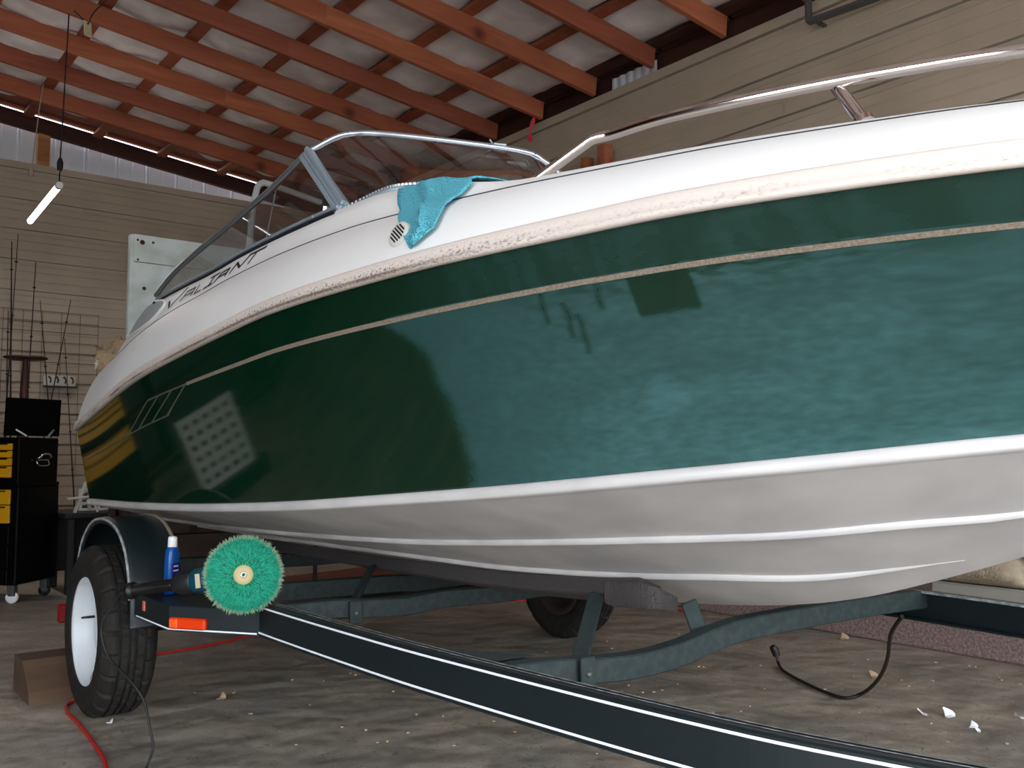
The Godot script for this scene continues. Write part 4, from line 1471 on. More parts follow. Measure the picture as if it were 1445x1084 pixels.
func build_towel() -> void:
	# draped over the deck edge below the windshield
	var t := MB.new()
	var left := [[-2.035, 1.98], [-2.02, 1.65], [-1.995, 1.3], [-1.965, 1.0], [-1.905, 0.7], [-1.85, 0.45], [-1.80, 0.22], [-1.765, 0.06]]
	var right := [[-1.74, 1.98], [-1.72, 1.65], [-1.725, 1.25], [-1.725, 0.95], [-1.725, 0.72], [-1.70, 0.45], [-1.69, 0.22], [-1.735, 0.04]]
	var rows: Array = []
	for i in 29:
		var q := i / 28.0 * 7.0
		var k := mini(int(q), 6)
		var f := q - k
		var row: Array = []
		for j in 25:
			var u := j / 24.0
			var z := lerpf(lerpf(left[k][0], left[k + 1][0], f), lerpf(right[k][0], right[k + 1][0], f), u)
			var s := lerpf(lerpf(left[k][1], left[k + 1][1], f), lerpf(right[k][1], right[k + 1][1], f), u)
			var v := i / 28.0
			# a long fold that runs down to the lower corner
			var fold := exp(-pow((u - 0.38 - v * 0.28) / 0.07, 2)) * 0.012 + (0.008 if u > 0.42 + v * 0.25 else 0.0)
			row.append(deck_pt(z, s, 1, 0.006 + fold + 0.004 * sin(u * 9.0 + v * 4.0) * v + 0.006 * v))
		rows.append(row)
	# the part that lies on the deck
	var first: Array = rows[0]
	var add: Array = []
	for i in range(8, 0, -1):
		var row: Array = []
		for j in 25:
			var p: Vector3 = first[j]
			var g := i / 8.0
			var u := j / 24.0
			row.append(p + Vector3(0.10 * g, 0.004 + 0.006 * sin(PI * u) * g + 0.003 * sin(u * 13.0 + g * 3.0), 0.03 * g * u))
		add.append(row)
	add.append_array(rows)
	# give it thickness: lower layer back underneath
	var under: Array = []
	for row in add:
		var r2: Array = []
		for p in row: r2.append(p + Vector3(0.004, -0.003, 0))
		under.append(r2)
	t.loft(add)
	var tm := MB.new()
	tm.v = t.v; tm.uv = t.uv; tm.g = t.g; tm.c = t.c
	under.reverse()
	tm.loft(under)
	var n := add.size()
	for i in n - 1:
		tm.quad(add[i][0], add[i + 1][0], under[n - 2 - i][0], under[n - 1 - i][0])
		tm.quad(add[i + 1][24], add[i][24], under[n - 1 - i][24], under[n - 2 - i][24])
	for j in 24:
		tm.quad(add[n - 1][j], add[n - 1][j + 1], under[0][j + 1], under[0][j])
	tag(put("towel", tm, M.towel_turquoise), "turquoise microfibre towel draped over the boat deck by the windshield", "towel")

# ------------------------------------------------------------------ hanging lamp and cords
func build_lamp() -> void:
	var a := Vector3(1.452, 2.955, -7.21)
	var b := Vector3(1.478, 2.93, -8.40)
	var l := thing("hanging_tube_lamp", "lit white tube lamp hanging on a dark cord from the rafters", "lamp", a)
	var d := (b - a).normalized()
	var m := MB.new()
	m.tube([Vector3.ZERO + d * 0.03, b - a - d * 0.03], 0.022, 12)
	put("glowing_tube", m, M.tube_glow, l)
	for p in [Vector3.ZERO, b - a]:
		m = MB.new()
		var s := 1.0 if p == Vector3.ZERO else -1.0
		m.tube([p - d * 0.012 * s, p + d * 0.032 * s], 0.025, 12)
		put("end_cap", m, M.cap_white, l)
	m = MB.new()
	m.tube([Vector3(0, 0.02, 0), Vector3(-0.002, 0.16, 0.01), Vector3(0.0, 0.63, 0.05), Vector3(0.002, 1.14, 0.09), Vector3(0.002, 1.262, 0.098)], 0.005, 6)
	put("cord", m, M.cord_black, l)
	m = MB.new()
	m.tube([Vector3(-0.003, 0.10, 0.008), Vector3(-0.002, 0.13, 0.01), Vector3(-0.002, 0.17, 0.012), Vector3(-0.001, 0.2, 0.013)], 0.02, 8, true, [0.012, 0.021, 0.021, 0.010])
	put("plug", m, M.cord_black, l)
	var li := AreaLight3D.new()
	li.name = "tube_light"
	li.area_size = Vector2(0.04, 1.15)
	li.light_color = Color(1.0, 0.96, 0.93)
	li.light_energy = 0.5
	li.area_range = 20.0
	li.area_attenuation = 2.0
	li.shadow_enabled = true
	l.add_child(li, true)
	li.position = (b - a) / 2 + Vector3(0, -0.03, 0)
	li.basis = Basis(Vector3(1, 0, 0), -PI / 2)
	# cream tag on a wire at the rafter
	var t := thing("hanging_tag", "small cream tag hooked on a wire under the rafters", "tag", Vector3(1.555, 4.075, -6.98))
	m = MB.new()
	m.box(Vector3(0.075, 0.105, 0.012), at(Vector3(0, 0, 0), Basis(Vector3.UP, 0.65) * Basis(Vector3(0, 0, 1), 0.12)), 0.003)
	put("tag_plate", m, M.paper_cream, t)
	m = MB.new()
	m.tube(smooth_line([Vector3(0, 0.03, 0.012), Vector3(-0.05, 0.07, 0.01), Vector3(-0.10, 0.1, 0.02)], 4), 0.005, 6)
	m.tube(smooth_line([Vector3(0, 0.03, 0.012), Vector3(0.02, 0.10, 0.06), Vector3(0.055, 0.125, 0.27)], 4), 0.004, 6)
	put("hook_wire", m, M.cord_black, t)
	# pale cord with a small weight
	var c := thing("pull_cord", "thin pale pull cord with small weight hanging left of the tube lamp", "cord", Vector3(1.575, 3.494, -8.967))
	m = MB.new()
	m.tube([Vector3(0, 0.03, 0), Vector3(0.006, 0.1, 0.01), Vector3(0.032, 0.6, 0.08), Vector3(0.05, 0.8, 0.11)], 0.005, 6)
	put("string", m, M.cord_pale, c)
	m = MB.new()
	m.lathe([[0.0, 0.06], [0.01, 0.05], [0.024, 0.01], [0.02, -0.02], [0.0, -0.026]], 10)
	put("weight", m, M.cord_pale, c)

# ------------------------------------------------------------------ the corner behind the boat
func fishing_rod(a: Vector3, b: Vector3, label: String, r := 0.009) -> void:
	var low := a + (b - a) * ((a.y - 0.02) / (a.y - b.y))
	low.z = minf(low.z, b.z + 0.12)
	var o := thing("fishing_rod", label, "fishing rod", low, 0.0, "fishing rods standing against the back wall")
	var m := MB.new()
	var top := a - low
	m.tube([top * 0.22, top * 0.6, top], r, 6, true, [r, r * 0.7, r * 0.4])
	put("blank", m, M.rod_dark, o)
	m = MB.new()
	m.tube([Vector3.ZERO, top * 0.12, top * 0.22], 0.014, 8)
	put("grip", m, M.mahogany, o)
	for k in 4:
		m = MB.new()
		m.lathe([[0.006, 0.0], [0.014, -0.005], [0.014, 0.005], [0.006, 0.0]], 8, at(top * (0.4 + 0.17 * k)))
		put("guide_ring", m, M.rod_dark, o)

func build_back_corner() -> void:
	var rk := 0
	for e in [[Vector3(1.578, 3.03, -9.80), Vector3(1.601, 1.2, -9.62), "tallest dark fishing rod, second from the left on the back wall", 0.012],
			[Vector3(1.624, 3.11, -9.80), Vector3(1.56, 1.5, -9.62), "thin dark fishing rod leaning across the tallest rod", 0.008],
			[Vector3(1.780, 2.85, -9.80), Vector3(1.717, 1.27, -9.60), "slender dark fishing rod right of the two tallest rods", 0.010],
			[Vector3(1.824, 2.476, -9.80), Vector3(1.89, 1.68, -9.62), "fishing rod leaning to the left with its top near the stand", 0.008],
			[Vector3(2.088, 2.503, -9.80), Vector3(1.962, 1.753, -9.62), "fishing rod leaning to the right above the hook rack", 0.008],
			[Vector3(1.543, 2.346, -9.80), Vector3(1.542, 1.402, -9.60), "leftmost short fishing rod beside the mahogany stand", 0.009],
			[Vector3(2.03, 2.114, -9.80), Vector3(2.06, 1.554, -9.60), "short fishing rod directly under the leaning right rod", 0.007]]:
		var dz := Vector3(0, 0, 0.035 * rk)
		fishing_rod(e[0] + dz, e[1] + dz, e[2], e[3])
		rk += 1
	# wire grid fixed to the back wall
	var g := thing("wire_grid", "dark wire grid panel on the back wall behind the rods", "grid", Vector3(1.9, 0.9, -9.87))
	for k in 16:
		var m := MB.new()
		m.tube([Vector3(-0.7, k * 0.1, 0), Vector3(0.5, k * 0.1, 0)], 0.0028, 5)
		put("grid_wire", m, M.wire_dark, g)
	for k in 8:
		var m := MB.new()
		m.tube([Vector3(-0.7 + k * 0.171, 0, 0.006), Vector3(-0.7 + k * 0.171, 1.5, 0.006)], 0.0022, 5)
		put("grid_wire", m, M.wire_dark, g)
	# round topped stand
	var s := thing("pedestal_stand", "mahogany pedestal stand with thin round top behind the tool chest", "stand", Vector3(1.525, 0, -8.6))
	var m := MB.new()
	m.lathe([[0.0, 1.80], [0.15, 1.80], [0.168, 1.806], [0.17, 1.815], [0.16, 1.823], [0.0, 1.825]], 36)
	put("round_top", m, M.mahogany, s)
	m = MB.new()
	m.lathe([[0.022, 1.80], [0.026, 1.70], [0.034, 1.50], [0.045, 1.2], [0.05, 0.7], [0.055, 0.06]], 16)
	put("column", m, M.mahogany, s)
	m = MB.new()
	m.lathe([[0.0, 0.08], [0.07, 0.075], [0.16, 0.03], [0.17, 0.0], [0.0, 0.0]], 24)
	put("foot", m, M.mahogany, s)
	# little hook rack
	var h := thing("hook_rack", "small white wall rack with hanging hooks right of the stand", "rack", Vector3(2.05, 1.72, -9.84))
	m = MB.new()
	m.box(Vector3(0.29, 0.10, 0.02), at(Vector3(0, 0, 0)), 0.004)
	put("back_plate", m, M.hook_white, h)
	m = MB.new()
	m.box(Vector3(0.30, 0.012, 0.06), at(Vector3(0, -0.06, 0.03)), 0.003)
	put("shelf_edge", m, M.wire_dark, h)
	for k in 4:
		m = MB.new()
		var x := -0.10 + k * 0.067
		m.tube(smooth_line([Vector3(x, 0.03, 0.01), Vector3(x, 0.035, 0.05), Vector3(x + 0.012, 0.0, 0.055), Vector3(x + 0.01, -0.02, 0.03)], 3), 0.007, 6)
		put("hook", m, M.wire_dark, h)
	# tool chest on casters, turned 45 degrees: lower cabinet and upper chest
	var t := thing("tool_chest", "black rolling tool chest with yellow drawers at the left edge", "tool chest", Vector3(1.225, 0, -6.98), PI / 4)
	# local: -x... drawers face local -x side is turned; drawers on local x- face, handle on local z+ face
	# local axes after the turn: +z points to (0.7, 0, 0.7), -x points to (-0.7, 0, 0.7)
	var corner := Vector3(0, 0, 0)
	m = MB.new()
	m.box(Vector3(0.455, 0.66, 0.70), at(corner + Vector3(0.2275, 0.455, -0.35)), 0.008)
	put("cabinet_body", m, M.chest_black, t)
	m = MB.new()
	m.box(Vector3(0.44, 0.33, 0.68), at(corner + Vector3(0.225, 0.955, -0.35)), 0.008)
	put("chest_body", m, M.chest_black, t)
	m = MB.new()
	m.box(Vector3(0.46, 0.025, 0.70), at(corner + Vector3(0.2275, 0.795, -0.35)), 0.006)
	put("tray_edge", m, M.chest_black, t)
	for e in [[1.055, 0.045], [1.005, 0.045], [0.953, 0.05], [0.885, 0.075], [0.715, 0.10], [0.60, 0.12]]:
		m = MB.new()
		m.box(Vector3(0.018, e[1], 0.60), at(corner + Vector3(-0.008, e[0], -0.35)), 0.004)
		var dr := put("drawer", m, M.drawer_yellow, t)
		m = MB.new()
		m.bar(corner + Vector3(-0.02, e[0] + e[1] * 0.4, -0.62), corner + Vector3(-0.02, e[0] + e[1] * 0.4, -0.08), 0.012, 0.01)
		put("drawer_pull", m, M.black_plastic, dr)
	for e in [[0.46, 0.12], [0.31, 0.14], [0.185, 0.09]]:
		m = MB.new()
		m.box(Vector3(0.016, e[1], 0.60), at(corner + Vector3(-0.007, e[0], -0.35)), 0.004)
		put("drawer", m, M.chest_black, t)
	m = MB.new()
	var hx := 0.24
	m.tube(smooth_line([Vector3(hx - 0.065, 0.975, 0.006), Vector3(hx - 0.06, 0.985, 0.03), Vector3(hx - 0.03, 1.005, 0.03), Vector3(hx + 0.03, 1.005, 0.03), Vector3(hx + 0.06, 0.985, 0.03), Vector3(hx + 0.065, 0.975, 0.006)], 4), 0.008, 8)
	m.tube([Vector3(hx - 0.055, 0.965, 0.012), Vector3(hx + 0.055, 0.965, 0.012)], 0.005, 6)
	m.tube(smooth_line([Vector3(hx - 0.065, 0.955, 0.006), Vector3(hx - 0.062, 0.935, 0.014), Vector3(hx - 0.04, 0.925, 0.014), Vector3(hx + 0.04, 0.925, 0.014), Vector3(hx + 0.062, 0.935, 0.014), Vector3(hx + 0.065, 0.955, 0.006)], 4), 0.005, 8)
	put("side_handle", m, M.chrome, t)
	for e in [[0.05, -0.05], [0.40, -0.05], [0.05, -0.65], [0.40, -0.65]]:
		m = MB.new()
		m.lathe([[0.0, -0.014], [0.036, -0.014], [0.04, -0.008], [0.04, 0.008], [0.036, 0.014], [0.0, 0.014]], 20, at(Vector3(e[0], 0.041, e[1]), Basis(Vector3(0, 0, 1), PI / 2) * Basis(Vector3(1, 0, 0), 0.5)))
		var wh := put("caster_wheel", m, M.dark_grey_plastic if e != [0.05, -0.05] else M.cap_white, t)
		m = MB.new()
		m.bar(Vector3(e[0], 0.126, e[1]), Vector3(e[0], 0.05, e[1]), 0.05, 0.05)
		put("caster_fork", m, M.steel_grey, wh)
	var t2 = t.duplicate()
	t2.name = numbered("tool_chest", self)
	add_child(t2, true)
	t2.position = Vector3(0.86, 0, -7.75)
	t2.rotation.y = PI * 0.42
	t2.set_meta("label", "black tool chest whose yellow drawers are mirrored in the glossy green stern")
	# flat panel screen on top
	var tv := thing("flat_screen", "black flat screen standing on top of the tool chest", "screen", Vector3(1.34, 1.1205, -7.16), 0.32)
	m = MB.new()
	m.box(Vector3(0.385, 0.262, 0.03), at(Vector3(-0.01, 0.142, 0), Basis(Vector3(1, 0, 0), 0.05)), 0.004)
	put("screen_case", m, M.screen_black, tv)
	m = MB.new()
	m.box(Vector3(0.36, 0.235, 0.004), at(Vector3(-0.01, 0.144, 0.0145), Basis(Vector3(1, 0, 0), 0.05)), 0.001)
	put("screen_glass", m, M.screen_black, tv)
	for x in [-0.11, 0.10]:
		m = MB.new()
		var k := signf(x)
		m.bar(Vector3(x - 0.03 * k, 0.008, 0.06), Vector3(x + 0.03 * k, 0.055, 0.022), 0.014, 0.012)
		put("screen_foot", m, M.alloy_painted, tv)
	# dark shelving and a white lattice left of the frame: the polished stern mirrors them
	var sh := thing("dark_shelving", "tall dark shelving along the back wall mirrored in the glossy green stern", "shelving", Vector3(-1.3, 0, -9.3))
	for e in [-2.0, -0.7, 0.7, 2.0]:
		m = MB.new()
		m.box(Vector3(0.05, 2.5, 0.6), at(Vector3(e, 1.25, 0)), 0.004)
		put("upright", m, M.bench_black, sh)
	for k in 5:
		m = MB.new()
		m.box(Vector3(4.0, 0.04, 0.58), at(Vector3(0, 0.1 + k * 0.58, 0)), 0.004)
		put("shelf", m, M.dark_timber, sh)
	m = MB.new()
	m.box(Vector3(4.05, 2.5, 0.02), at(Vector3(0, 1.25, -0.31)), 0.004)
	put("back_panel", m, M.bench_black, sh)
	var st := thing("low_pallet", "low black pallet left of the tool chest mirrored in the stern", "pallet", Vector3(-0.12, 0, -6.6))
	m = MB.new()
	m.box(Vector3(0.6, 0.10, 0.5), at(Vector3(0, 0.05, 0)), 0.01)
	put("body", m, M.chest_black, st)
	m = MB.new()
	m.box(Vector3(0.64, 0.03, 0.54), at(Vector3(0, 0.115, 0)), 0.006)
	put("top", m, M.chest_black, st)
	var la := thing("lattice_screen", "white square-holed lattice panel mirrored in the glossy green stern", "lattice", Vector3(-0.12, 0.131, -6.5), 0.35)
	for k in 6:
		m = MB.new()
		m.box(Vector3(0.045, 0.56, 0.02), at(Vector3(-0.215 + k * 0.086, 0.28, 0)), 0.003)
		put("lattice_strip", m, M.crate_white, la)
	for k in 7:
		m = MB.new()
		m.box(Vector3(0.475, 0.045, 0.02), at(Vector3(0, 0.023 + k * 0.0857, 0.004)), 0.003)
		put("lattice_strip", m, M.crate_white, la)
	# workbench with a white lattice crate
	var be := thing("work_bench", "low black workbench behind the tool chest beside the fender", "workbench", Vector3(2.12, 0, -7.5))
	m = MB.new()
	m.box(Vector3(1.1, 0.04, 0.6), at(Vector3(0, 0.56, 0)), 0.006)
	put("bench_top", m, M.bench_black, be)
	for e in [[-0.5, -0.25], [0.5, -0.25], [-0.5, 0.25], [0.5, 0.25]]:
		m = MB.new()
		m.box(Vector3(0.05, 0.54, 0.05), at(Vector3(e[0], 0.27, e[1])), 0.005)
		put("bench_leg", m, M.bench_black, be)
	m = MB.new()
	m.box(Vector3(1.0, 0.4, 0.02), at(Vector3(0, 0.32, -0.2)), 0.004)
	put("back_panel", m, M.bench_black, be)
	var cr := thing("lattice_crate", "white plastic lattice crate on the black workbench", "crate", Vector3(1.97, 0.581, -7.56), -0.2)
	for row in 4:
		m = MB.new()
		m.box(Vector3(0.46, 0.022, 0.30), at(Vector3(0, 0.011 + row * 0.046, 0)), 0.003)
		put("crate_band", m, M.crate_white, cr)
	for k in 8:
		m = MB.new()
		m.box(Vector3(0.028, 0.16, 0.302), at(Vector3(-0.216 + k * 0.0617, 0.08, 0)), 0.003)
		put("crate_rib", m, M.crate_white, cr)
	var fn := thing("folded_stand", "small pale folded metal stand leaning left of the lattice crate", "stand", Vector3(1.64, 0.581, -7.27))
	for e in [[Vector3(0.0, 0.0, 0.03), Vector3(0.08, 0.22, 0)], [Vector3(0.16, 0.0, 0.03), Vector3(0.08, 0.22, 0)], [Vector3(-0.05, 0.10, 0.02), Vector3(0.16, 0.12, 0.02)]]:
		m = MB.new()
		m.bar(e[0], e[1], 0.03, 0.015)
		put("strut", m, M.crate_white, fn)
	# cardboard boxes far back on the floor
	for e in [[Vector3(3.05, 0, -8.6), Vector3(0.5, 0.40, 0.4), 0.12, "plain cardboard box on the floor seen beneath the hull"], [Vector3(2.98, 0.4015, -8.62), Vector3(0.34, 0.16, 0.3), -0.1, "smaller cardboard box on top of the plain box beneath the hull"]]:
		var bx := thing("cardboard_box", e[3], "box", e[0], e[2], "cardboard boxes beneath the hull")
		m = MB.new()
		m.box(e[1], at(Vector3(0, e[1].y / 2, 0)), 0.004)
		put("carton", m, M.cardboard, bx)
		m = MB.new()
		m.box(Vector3(e[1].x * 1.002, 0.002, 0.05), at(Vector3(0, e[1].y + 0.0005, 0)), 0.0005)
		put("tape_strip", m, M.paper_cream, bx)
	# tall white panel standing on a wooden crate behind the boat
	var ck := thing("wooden_crate", "dark brown slatted crate on the floor under the white panel behind the hull", "crate", Vector3(2.11, 0, -6.38))
	for k in 5:
		for zz in [-0.2, 0.2]:
			m = MB.new()
			m.box(Vector3(0.82, 0.15, 0.022), at(Vector3(0, 0.085 + k * 0.158, zz)), 0.003)
			put("crate_slat", m, M.crate_wood, ck)
	for e in [[-0.39, -0.17], [0.39, -0.17], [-0.39, 0.17], [0.39, 0.17]]:
		m = MB.new()
		m.box(Vector3(0.04, 0.80, 0.04), at(Vector3(e[0], 0.40, e[1])), 0.003)
		put("crate_post", m, M.crate_wood, ck)
	m = MB.new()
	m.box(Vector3(0.84, 0.018, 0.44), at(Vector3(0, 0.81, 0)), 0.003)
	put("crate_lid", m, M.crate_wood, ck)
	var wb := thing("white_panel", "tall white panel with a seam and rusty bolts rising behind the stern", "panel", Vector3(2.11, 0, -6.32))
	m = MB.new()
	m.box(Vector3(0.76, 1.46, 0.035), at(Vector3(0, 1.55, 0)), 0.004)
	put("lower_board", m, M.board_white, wb)
	m = MB.new()
	m.box(Vector3(0.757, 0.185, 0.035), at(Vector3(0, 2.3765, -0.001)), 0.004)
	put("upper_board", m, M.board_white, wb)
	m = MB.new()
	m.box(Vector3(0.03, 1.645, 0.05), at(Vector3(-0.384, 1.6425, -0.006)), 0.006)
	put("edge_strip", m, M.board_white, wb)
	for e in [[-0.32, 2.417, 0.017], [-0.25, 2.425, 0.009], [-0.30, 2.108, 0.013], [-0.345, 2.297, 0.008], [-0.35, 2.43, 0.008]]:
		m = MB.new()
		m.lathe([[0.0, 0.008], [e[2] * 0.7, 0.007], [e[2], 0.0]], 10, at(Vector3(e[0], e[1], 0.017), Basis(Vector3(1, 0, 0), PI / 2)))
		put("bolt_head", m, M.bolt_rust, wb)
	# white bent pipe frame
	var wp := thing("pipe_frame", "white bent pipe frame seen through the side windshield", "pipe frame", Vector3(2.6, 0, -6.6))
	m = MB.new()
	m.tube(smooth_line([Vector3(-0.05, 0, 0.02), Vector3(-0.02, 1.5, 0.02), Vector3(0.05, 2.7, 0.02), Vector3(0.085, 2.98, 0.02), Vector3(0.12, 3.05, 0.02), Vector3(0.20, 3.06, 0.02), Vector3(0.62, 2.99, 0.02)], 6), 0.024, 12)
	put("bent_pipe", m, M.pipe_white, wp)
	m = MB.new()
	m.tube([Vector3(0.11, 0, 0.02), Vector3(0.15, 2.5, 0.02), Vector3(0.24, 3.02, 0.02)], 0.006, 6)
	put("thin_brace", m, M.pipe_white, wp)
	m = MB.new()
	m.tube([Vector3(0.62, 0.02, 0.02), Vector3(0.62, 2.985, 0.02)], 0.016, 12)
	put("far_leg", m, M.rod_dark, wp)
	# crumpled rag at the stern
	var rg := thing("crumpled_rag", "crumpled tan and white rag on the stern of the boat", "rag", Vector3(1.285, 1.455, -5.0))
	for e in [[Vector3(0.0, 0.04, 0.0), 0.085, M.rag_tan, 3], [Vector3(0.03, 0.09, 0.05), 0.06, M.rag_tan, 4], [Vector3(-0.035, 0.025, -0.02), 0.05, M.rag_white, 5]]:
		m = MB.new()
		var nz := noise(3.0, 3, e[3])
		var rows: Array = []
		for i in 15:
			var row: Array = []
			for j in 24:
				var ph := PI * i / 14.0
				var a := TAU * j / 24.0
				var dd := Vector3(sin(ph) * cos(a), cos(ph), sin(ph) * sin(a))
				row.append(e[0] + dd * e[1] * (0.8 + 0.75 * nz.get_noise_3d(dd.x * 1.2, dd.y * 1.2, dd.z * 1.2)))
			rows.append(row)
		m.loft(rows, true)
		put("cloth_fold", m, e[2], rg)

# ------------------------------------------------------------------ along the right wall
func build_right_side() -> void:
	var b := thing("metal_bracket", "grey metal bracket frame high on the right wall", "bracket", Vector3(4.86, 3.62, -3.1))
	var m := MB.new()
	m.bar(Vector3(-0.115, 0, -0.06), Vector3(-0.02, 0, 0.75), 0.06, 0.022, Vector3.UP, 0.002)
	put("lower_bar", m, M.steel_grey, b)
	m = MB.new()
	m.bar(Vector3(-0.115, 0.0, -0.05), Vector3(-0.125, 0.30, -0.045), 0.05, 0.022, Vector3(0, 0, 1), 0.002)
	put("upright", m, M.steel_grey, b)
	m = MB.new()
	m.bar(Vector3(-0.115, 0.022, -0.04), Vector3(0.06, 0.022, -0.05), 0.03, 0.012, Vector3.UP, 0.002)
	put("wall_arm", m, M.steel_grey, b)
	var r := MB.new()
	var pts := smooth_line([Vector3(4.80, 3.945, -5.79), Vector3(4.80, 3.85, -5.83), Vector3(4.805, 3.79, -5.87), Vector3(4.80, 3.70, -5.90), Vector3(4.80, 3.63, -5.89)], 5)
	var rows: Array = []
	for i in pts.size():
		var w := 0.011 + 0.004 * sin(i * 0.8)
		rows.append([pts[i] + Vector3(-w, 0, -w * 0.8), pts[i] + Vector3(0, 0, 0.002), pts[i] + Vector3(w, 0, w * 0.8)])
	r.loft(rows)
	tag(put("pink_ribbon", r, M.ribbon_pink), "thin pink ribbon dangling from a rafter end at the right wall", "ribbon")
	for e in [[4.80, 3.05, 3.36, -4.99, 0.085, "taller orange wood post end showing under the bow rail"], [4.80, 3.0, 3.31, -5.19, 0.06, "shorter orange wood post end left of the taller one"]]:
		var p := thing("wood_post", e[5], "post", Vector3(e[0], 0.2255, e[3]), 0.0, "wood posts standing on the footing behind the bow rail")
		m = MB.new()
		m.box(Vector3(0.09, e[2] - 0.2255, e[4]), at(Vector3(0, (e[2] - 0.2255) / 2, 0)), 0.004)
		put("timber", m, M.timber_2, p)
	# pale slab, beige cushion and dark tub on the footing
	var s := MB.new()
	s.box(Vector3(0.22, 0.13, 1.5), at(Vector3(4.78, 0.2915, -1.72)), 0.01)
	tag(put("pale_slab", s, M.slab_pale), "long pale slab lying on the footing behind the trailer rail", "slab")
	var c := MB.new()
	var rows2: Array = []
	for i in 21:
		var t := i / 20.0
		var z := lerpf(-2.62, -1.98, t)
		var k := pow(maxf(0.0, 1.0 - pow(absf(t * 2 - 1), 6.0)), 0.5) * (0.75 + 0.25 * sin(t * 2.4)) + 0.02
		var row: Array = []
		for j in 24:
			var a := TAU * j / 24
			row.append(Vector3(4.72 + 0.115 * k * cos(a), 0.3575 + 0.082 * k + 0.082 * k * sin(a) * (1.0 if sin(a) > 0 else 0.98), z))
		rows2.append(row)
	c.loft(rows2, true)
	c.fan(rows2[0]); c.fan(rows2[-1])
	tag(put("rolled_cushion", c, M.cushion_beige), "beige rounded cushion lying on the pale slab by the wall", "cushion")
	var n := thing("storage_tub", "dark navy storage tub behind the beige cushion", "tub", Vector3(4.79, 0.357, -1.72))
	m = MB.new()
	m.box(Vector3(0.2, 0.16, 0.42), at(Vector3(0, 0.08, 0)), 0.015)
	put("tub_body", m, M.navy_tub, n)
	m = MB.new()
	m.box(Vector3(0.215, 0.02, 0.44), at(Vector3(0, 0.165, 0)), 0.006)
	put("tub_lid", m, M.navy_tub, n)

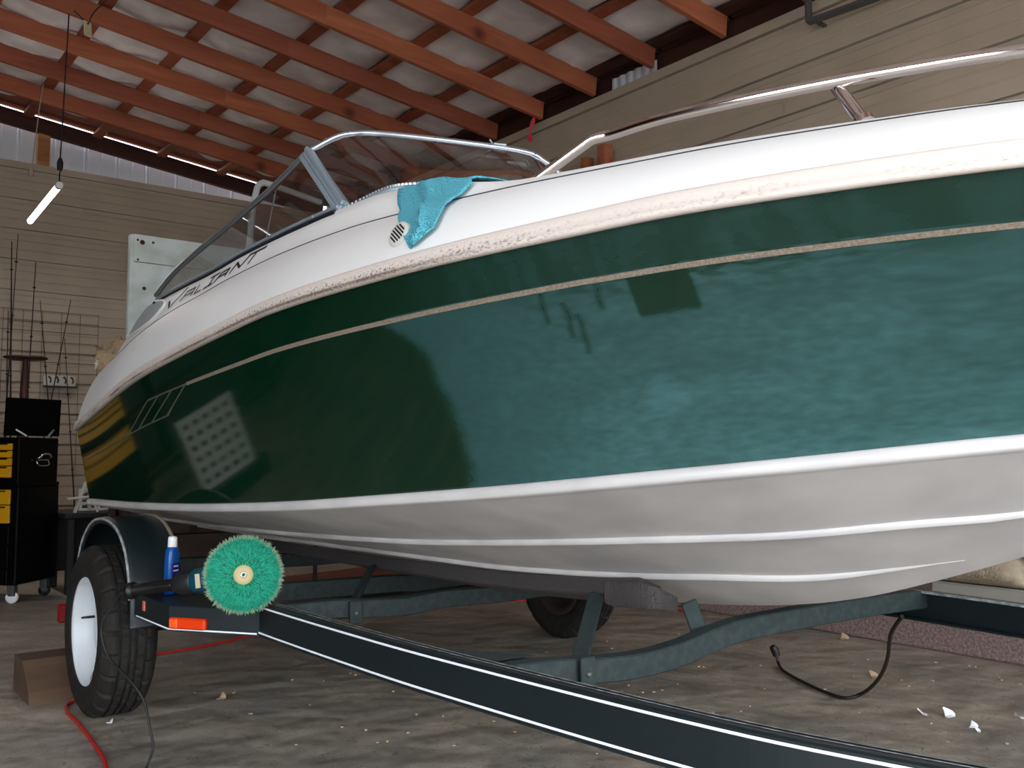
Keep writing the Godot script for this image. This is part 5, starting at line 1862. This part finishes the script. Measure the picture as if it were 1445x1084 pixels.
# ------------------------------------------------------------------ on the floor
func build_floor_things() -> void:
	var h := MB.new()
	h.tube(smooth_line([Vector3(0.70, 0.006, -2.75), Vector3(0.842, 0.006, -3.182), Vector3(0.878, 0.006, -3.5), Vector3(0.892, 0.006, -3.75), Vector3(0.90, 0.006, -3.98), Vector3(0.95, 0.006, -4.11), Vector3(1.12, 0.006, -4.14), Vector3(1.28, 0.006, -4.4), Vector3(1.42, 0.006, -4.75), Vector3(1.642, 0.006, -4.83), Vector3(1.887, 0.006, -4.9), Vector3(2.14, 0.006, -5.02), Vector3(3.0, 0.006, -5.3), Vector3(4.0, 0.006, -5.0), Vector3(4.48, 0.006, -4.51), Vector3(4.541, 0.006, -4.244), Vector3(4.54, 0.006, -3.97)], 8), 0.0065, 8)
	tag(put("air_hose", h, M.hose_red), "red hose lying on the floor past the wheel and under the trailer", "hose")
	var w := thing("wiring_cable", "brown black cable hanging from the trailer rail and looping on the floor", "cable", Vector3(3.0, 0.45, -1.7))
	var p := [Vector3(3.02, 0.455, -1.70), Vector3(3.108, 0.370, -1.794), Vector3(3.245, 0.249, -1.890), Vector3(3.374, 0.137, -2.004), Vector3(3.477, 0.040, -2.135), Vector3(3.455, 0.010, -2.205), Vector3(3.481, 0.010, -2.328), Vector3(3.563, 0.010, -2.497), Vector3(3.655, 0.010, -2.644), Vector3(3.750, 0.012, -2.740), Vector3(3.758, 0.045, -2.756)]
	for i in p.size(): p[i] -= w.position
	var m := MB.new()
	m.tube(smooth_line(p, 6), 0.0072, 8)
	put("cable", m, M.hose_brown, w)
	m = MB.new()
	m.tube([p[-1], p[-1] + Vector3(-0.005, 0.025, -0.005), p[-1] + Vector3(-0.02, 0.045, -0.01)], 0.018, 8, true, [0.016, 0.02, 0.015])
	put("plug", m, M.hose_brown, w)
	# wheel chock
	var c := MB.new()
	var a := [Vector3(0.80, 0, -4.50), Vector3(0.80, 0, -4.17), Vector3(0.80, 0.05, -4.19), Vector3(0.80, 0.15, -4.33), Vector3(0.80, 0.15, -4.50)]
	var b: Array = []
	for q in a: b.append(q + Vector3(0.24, 0, 0))
	c.group = -1
	c.loft([a, b], true)
	c.fan(a); c.fan(b, true)
	tag(put("wheel_chock", c, M.old_wood), "rough wooden chock block behind the left trailer wheel", "chock")
	var s := MB.new()
	s.box(Vector3(1.5, 0.018, 1.7), at(Vector3(3.62, 0.0095, -6.3), Basis(Vector3.UP, 0.2)), 0.002)
	tag(put("plywood_sheet", s, M.plywood_brown), "brown plywood sheet lying on the floor beyond the trailer", "sheet")
	# torn plastic scraps
	var spots := [[3.546, -1.83, 0.07, 0.9, "largest curled white scrap on the floor inside the rail"], [3.50, -1.90, 0.05, 2.1, "flat white scrap touching the largest curled one"], [3.483, -1.705, 0.045, 0.3, "upright white scrap between the curled scrap and the frame edge"], [3.44, -1.66, 0.03, 1.3, "tiny white scrap in front of the upright scrap"], [3.742, -1.642, 0.05, 2.6, "white scrap on the floor at the right edge"], [4.56, -2.92, 0.07, 0.5, "off-white scrap lying against the concrete footing"], [3.90, -2.35, 0.06, 1.0, "off-white scrap inside the loop of the brown black cable"], [1.441, -3.8, 0.05, 0.6, "pale scrap on the floor under the trailer near the wheel"], [0.99, -3.72, 0.03, 0.2, "tiny white scrap at the foot of the left tyre"]]
	for e in spots:
		var sc := MB.new()
		var sz: float = e[2]
		var rows: Array = []
		var under: Array = []
		for i in 9:
			var t := i / 8.0
			var ang: float = lerpf(-0.3, 2.1, t)
			var r0 := Vector3(sz * 0.7 * (t - 0.5), 0.004 + sz * 0.35 * maxf(0, t - 0.45) * (1 + sin(ang)), sz * 0.25 * sin(ang * 1.4))
			var wd := sz * 0.22 * (0.35 + sin(PI * t))
			rows.append([r0 + Vector3(0, 0, -wd), r0 + Vector3(0, 0.003, 0), r0 + Vector3(0.1 * wd, 0.001, wd)])
			under.append([r0 + Vector3(0, -0.002, -wd), r0 + Vector3(0, 0.001, 0), r0 + Vector3(0.1 * wd, -0.001, wd)])
		sc.loft(rows)
		under.reverse()
		sc.loft(under)
		var o := put("plastic_scrap", sc, M.scrap_white if e[1] > -2.2 or e[2] < 0.035 else M.chip_tan)
		o.position = Vector3(e[0], 0.0, e[1])
		o.rotation.y = e[3]
		tag(o, e[4], "scrap", "torn plastic scraps on the floor")
	# crumbs and grit
	var li := MB.new()
	for i in 260:
		var x := rng.randf_range(0.6, 4.5)
		var z := rng.randf_range(-4.6, -0.9)
		var sz := rng.randf_range(0.003, 0.010)
		if x < 1.35 or z < -4.1: continue
		li.box(Vector3(sz * rng.randf_range(1, 2), sz * 0.6, sz), at(Vector3(x, sz * 0.3, z), Basis(Vector3.UP, rng.randf() * TAU)), sz * 0.2)
	tag(put("floor_litter", li, M.chip_tan, self, false), "small crumbs and grit scattered on the concrete floor", "litter", "", "stuff")
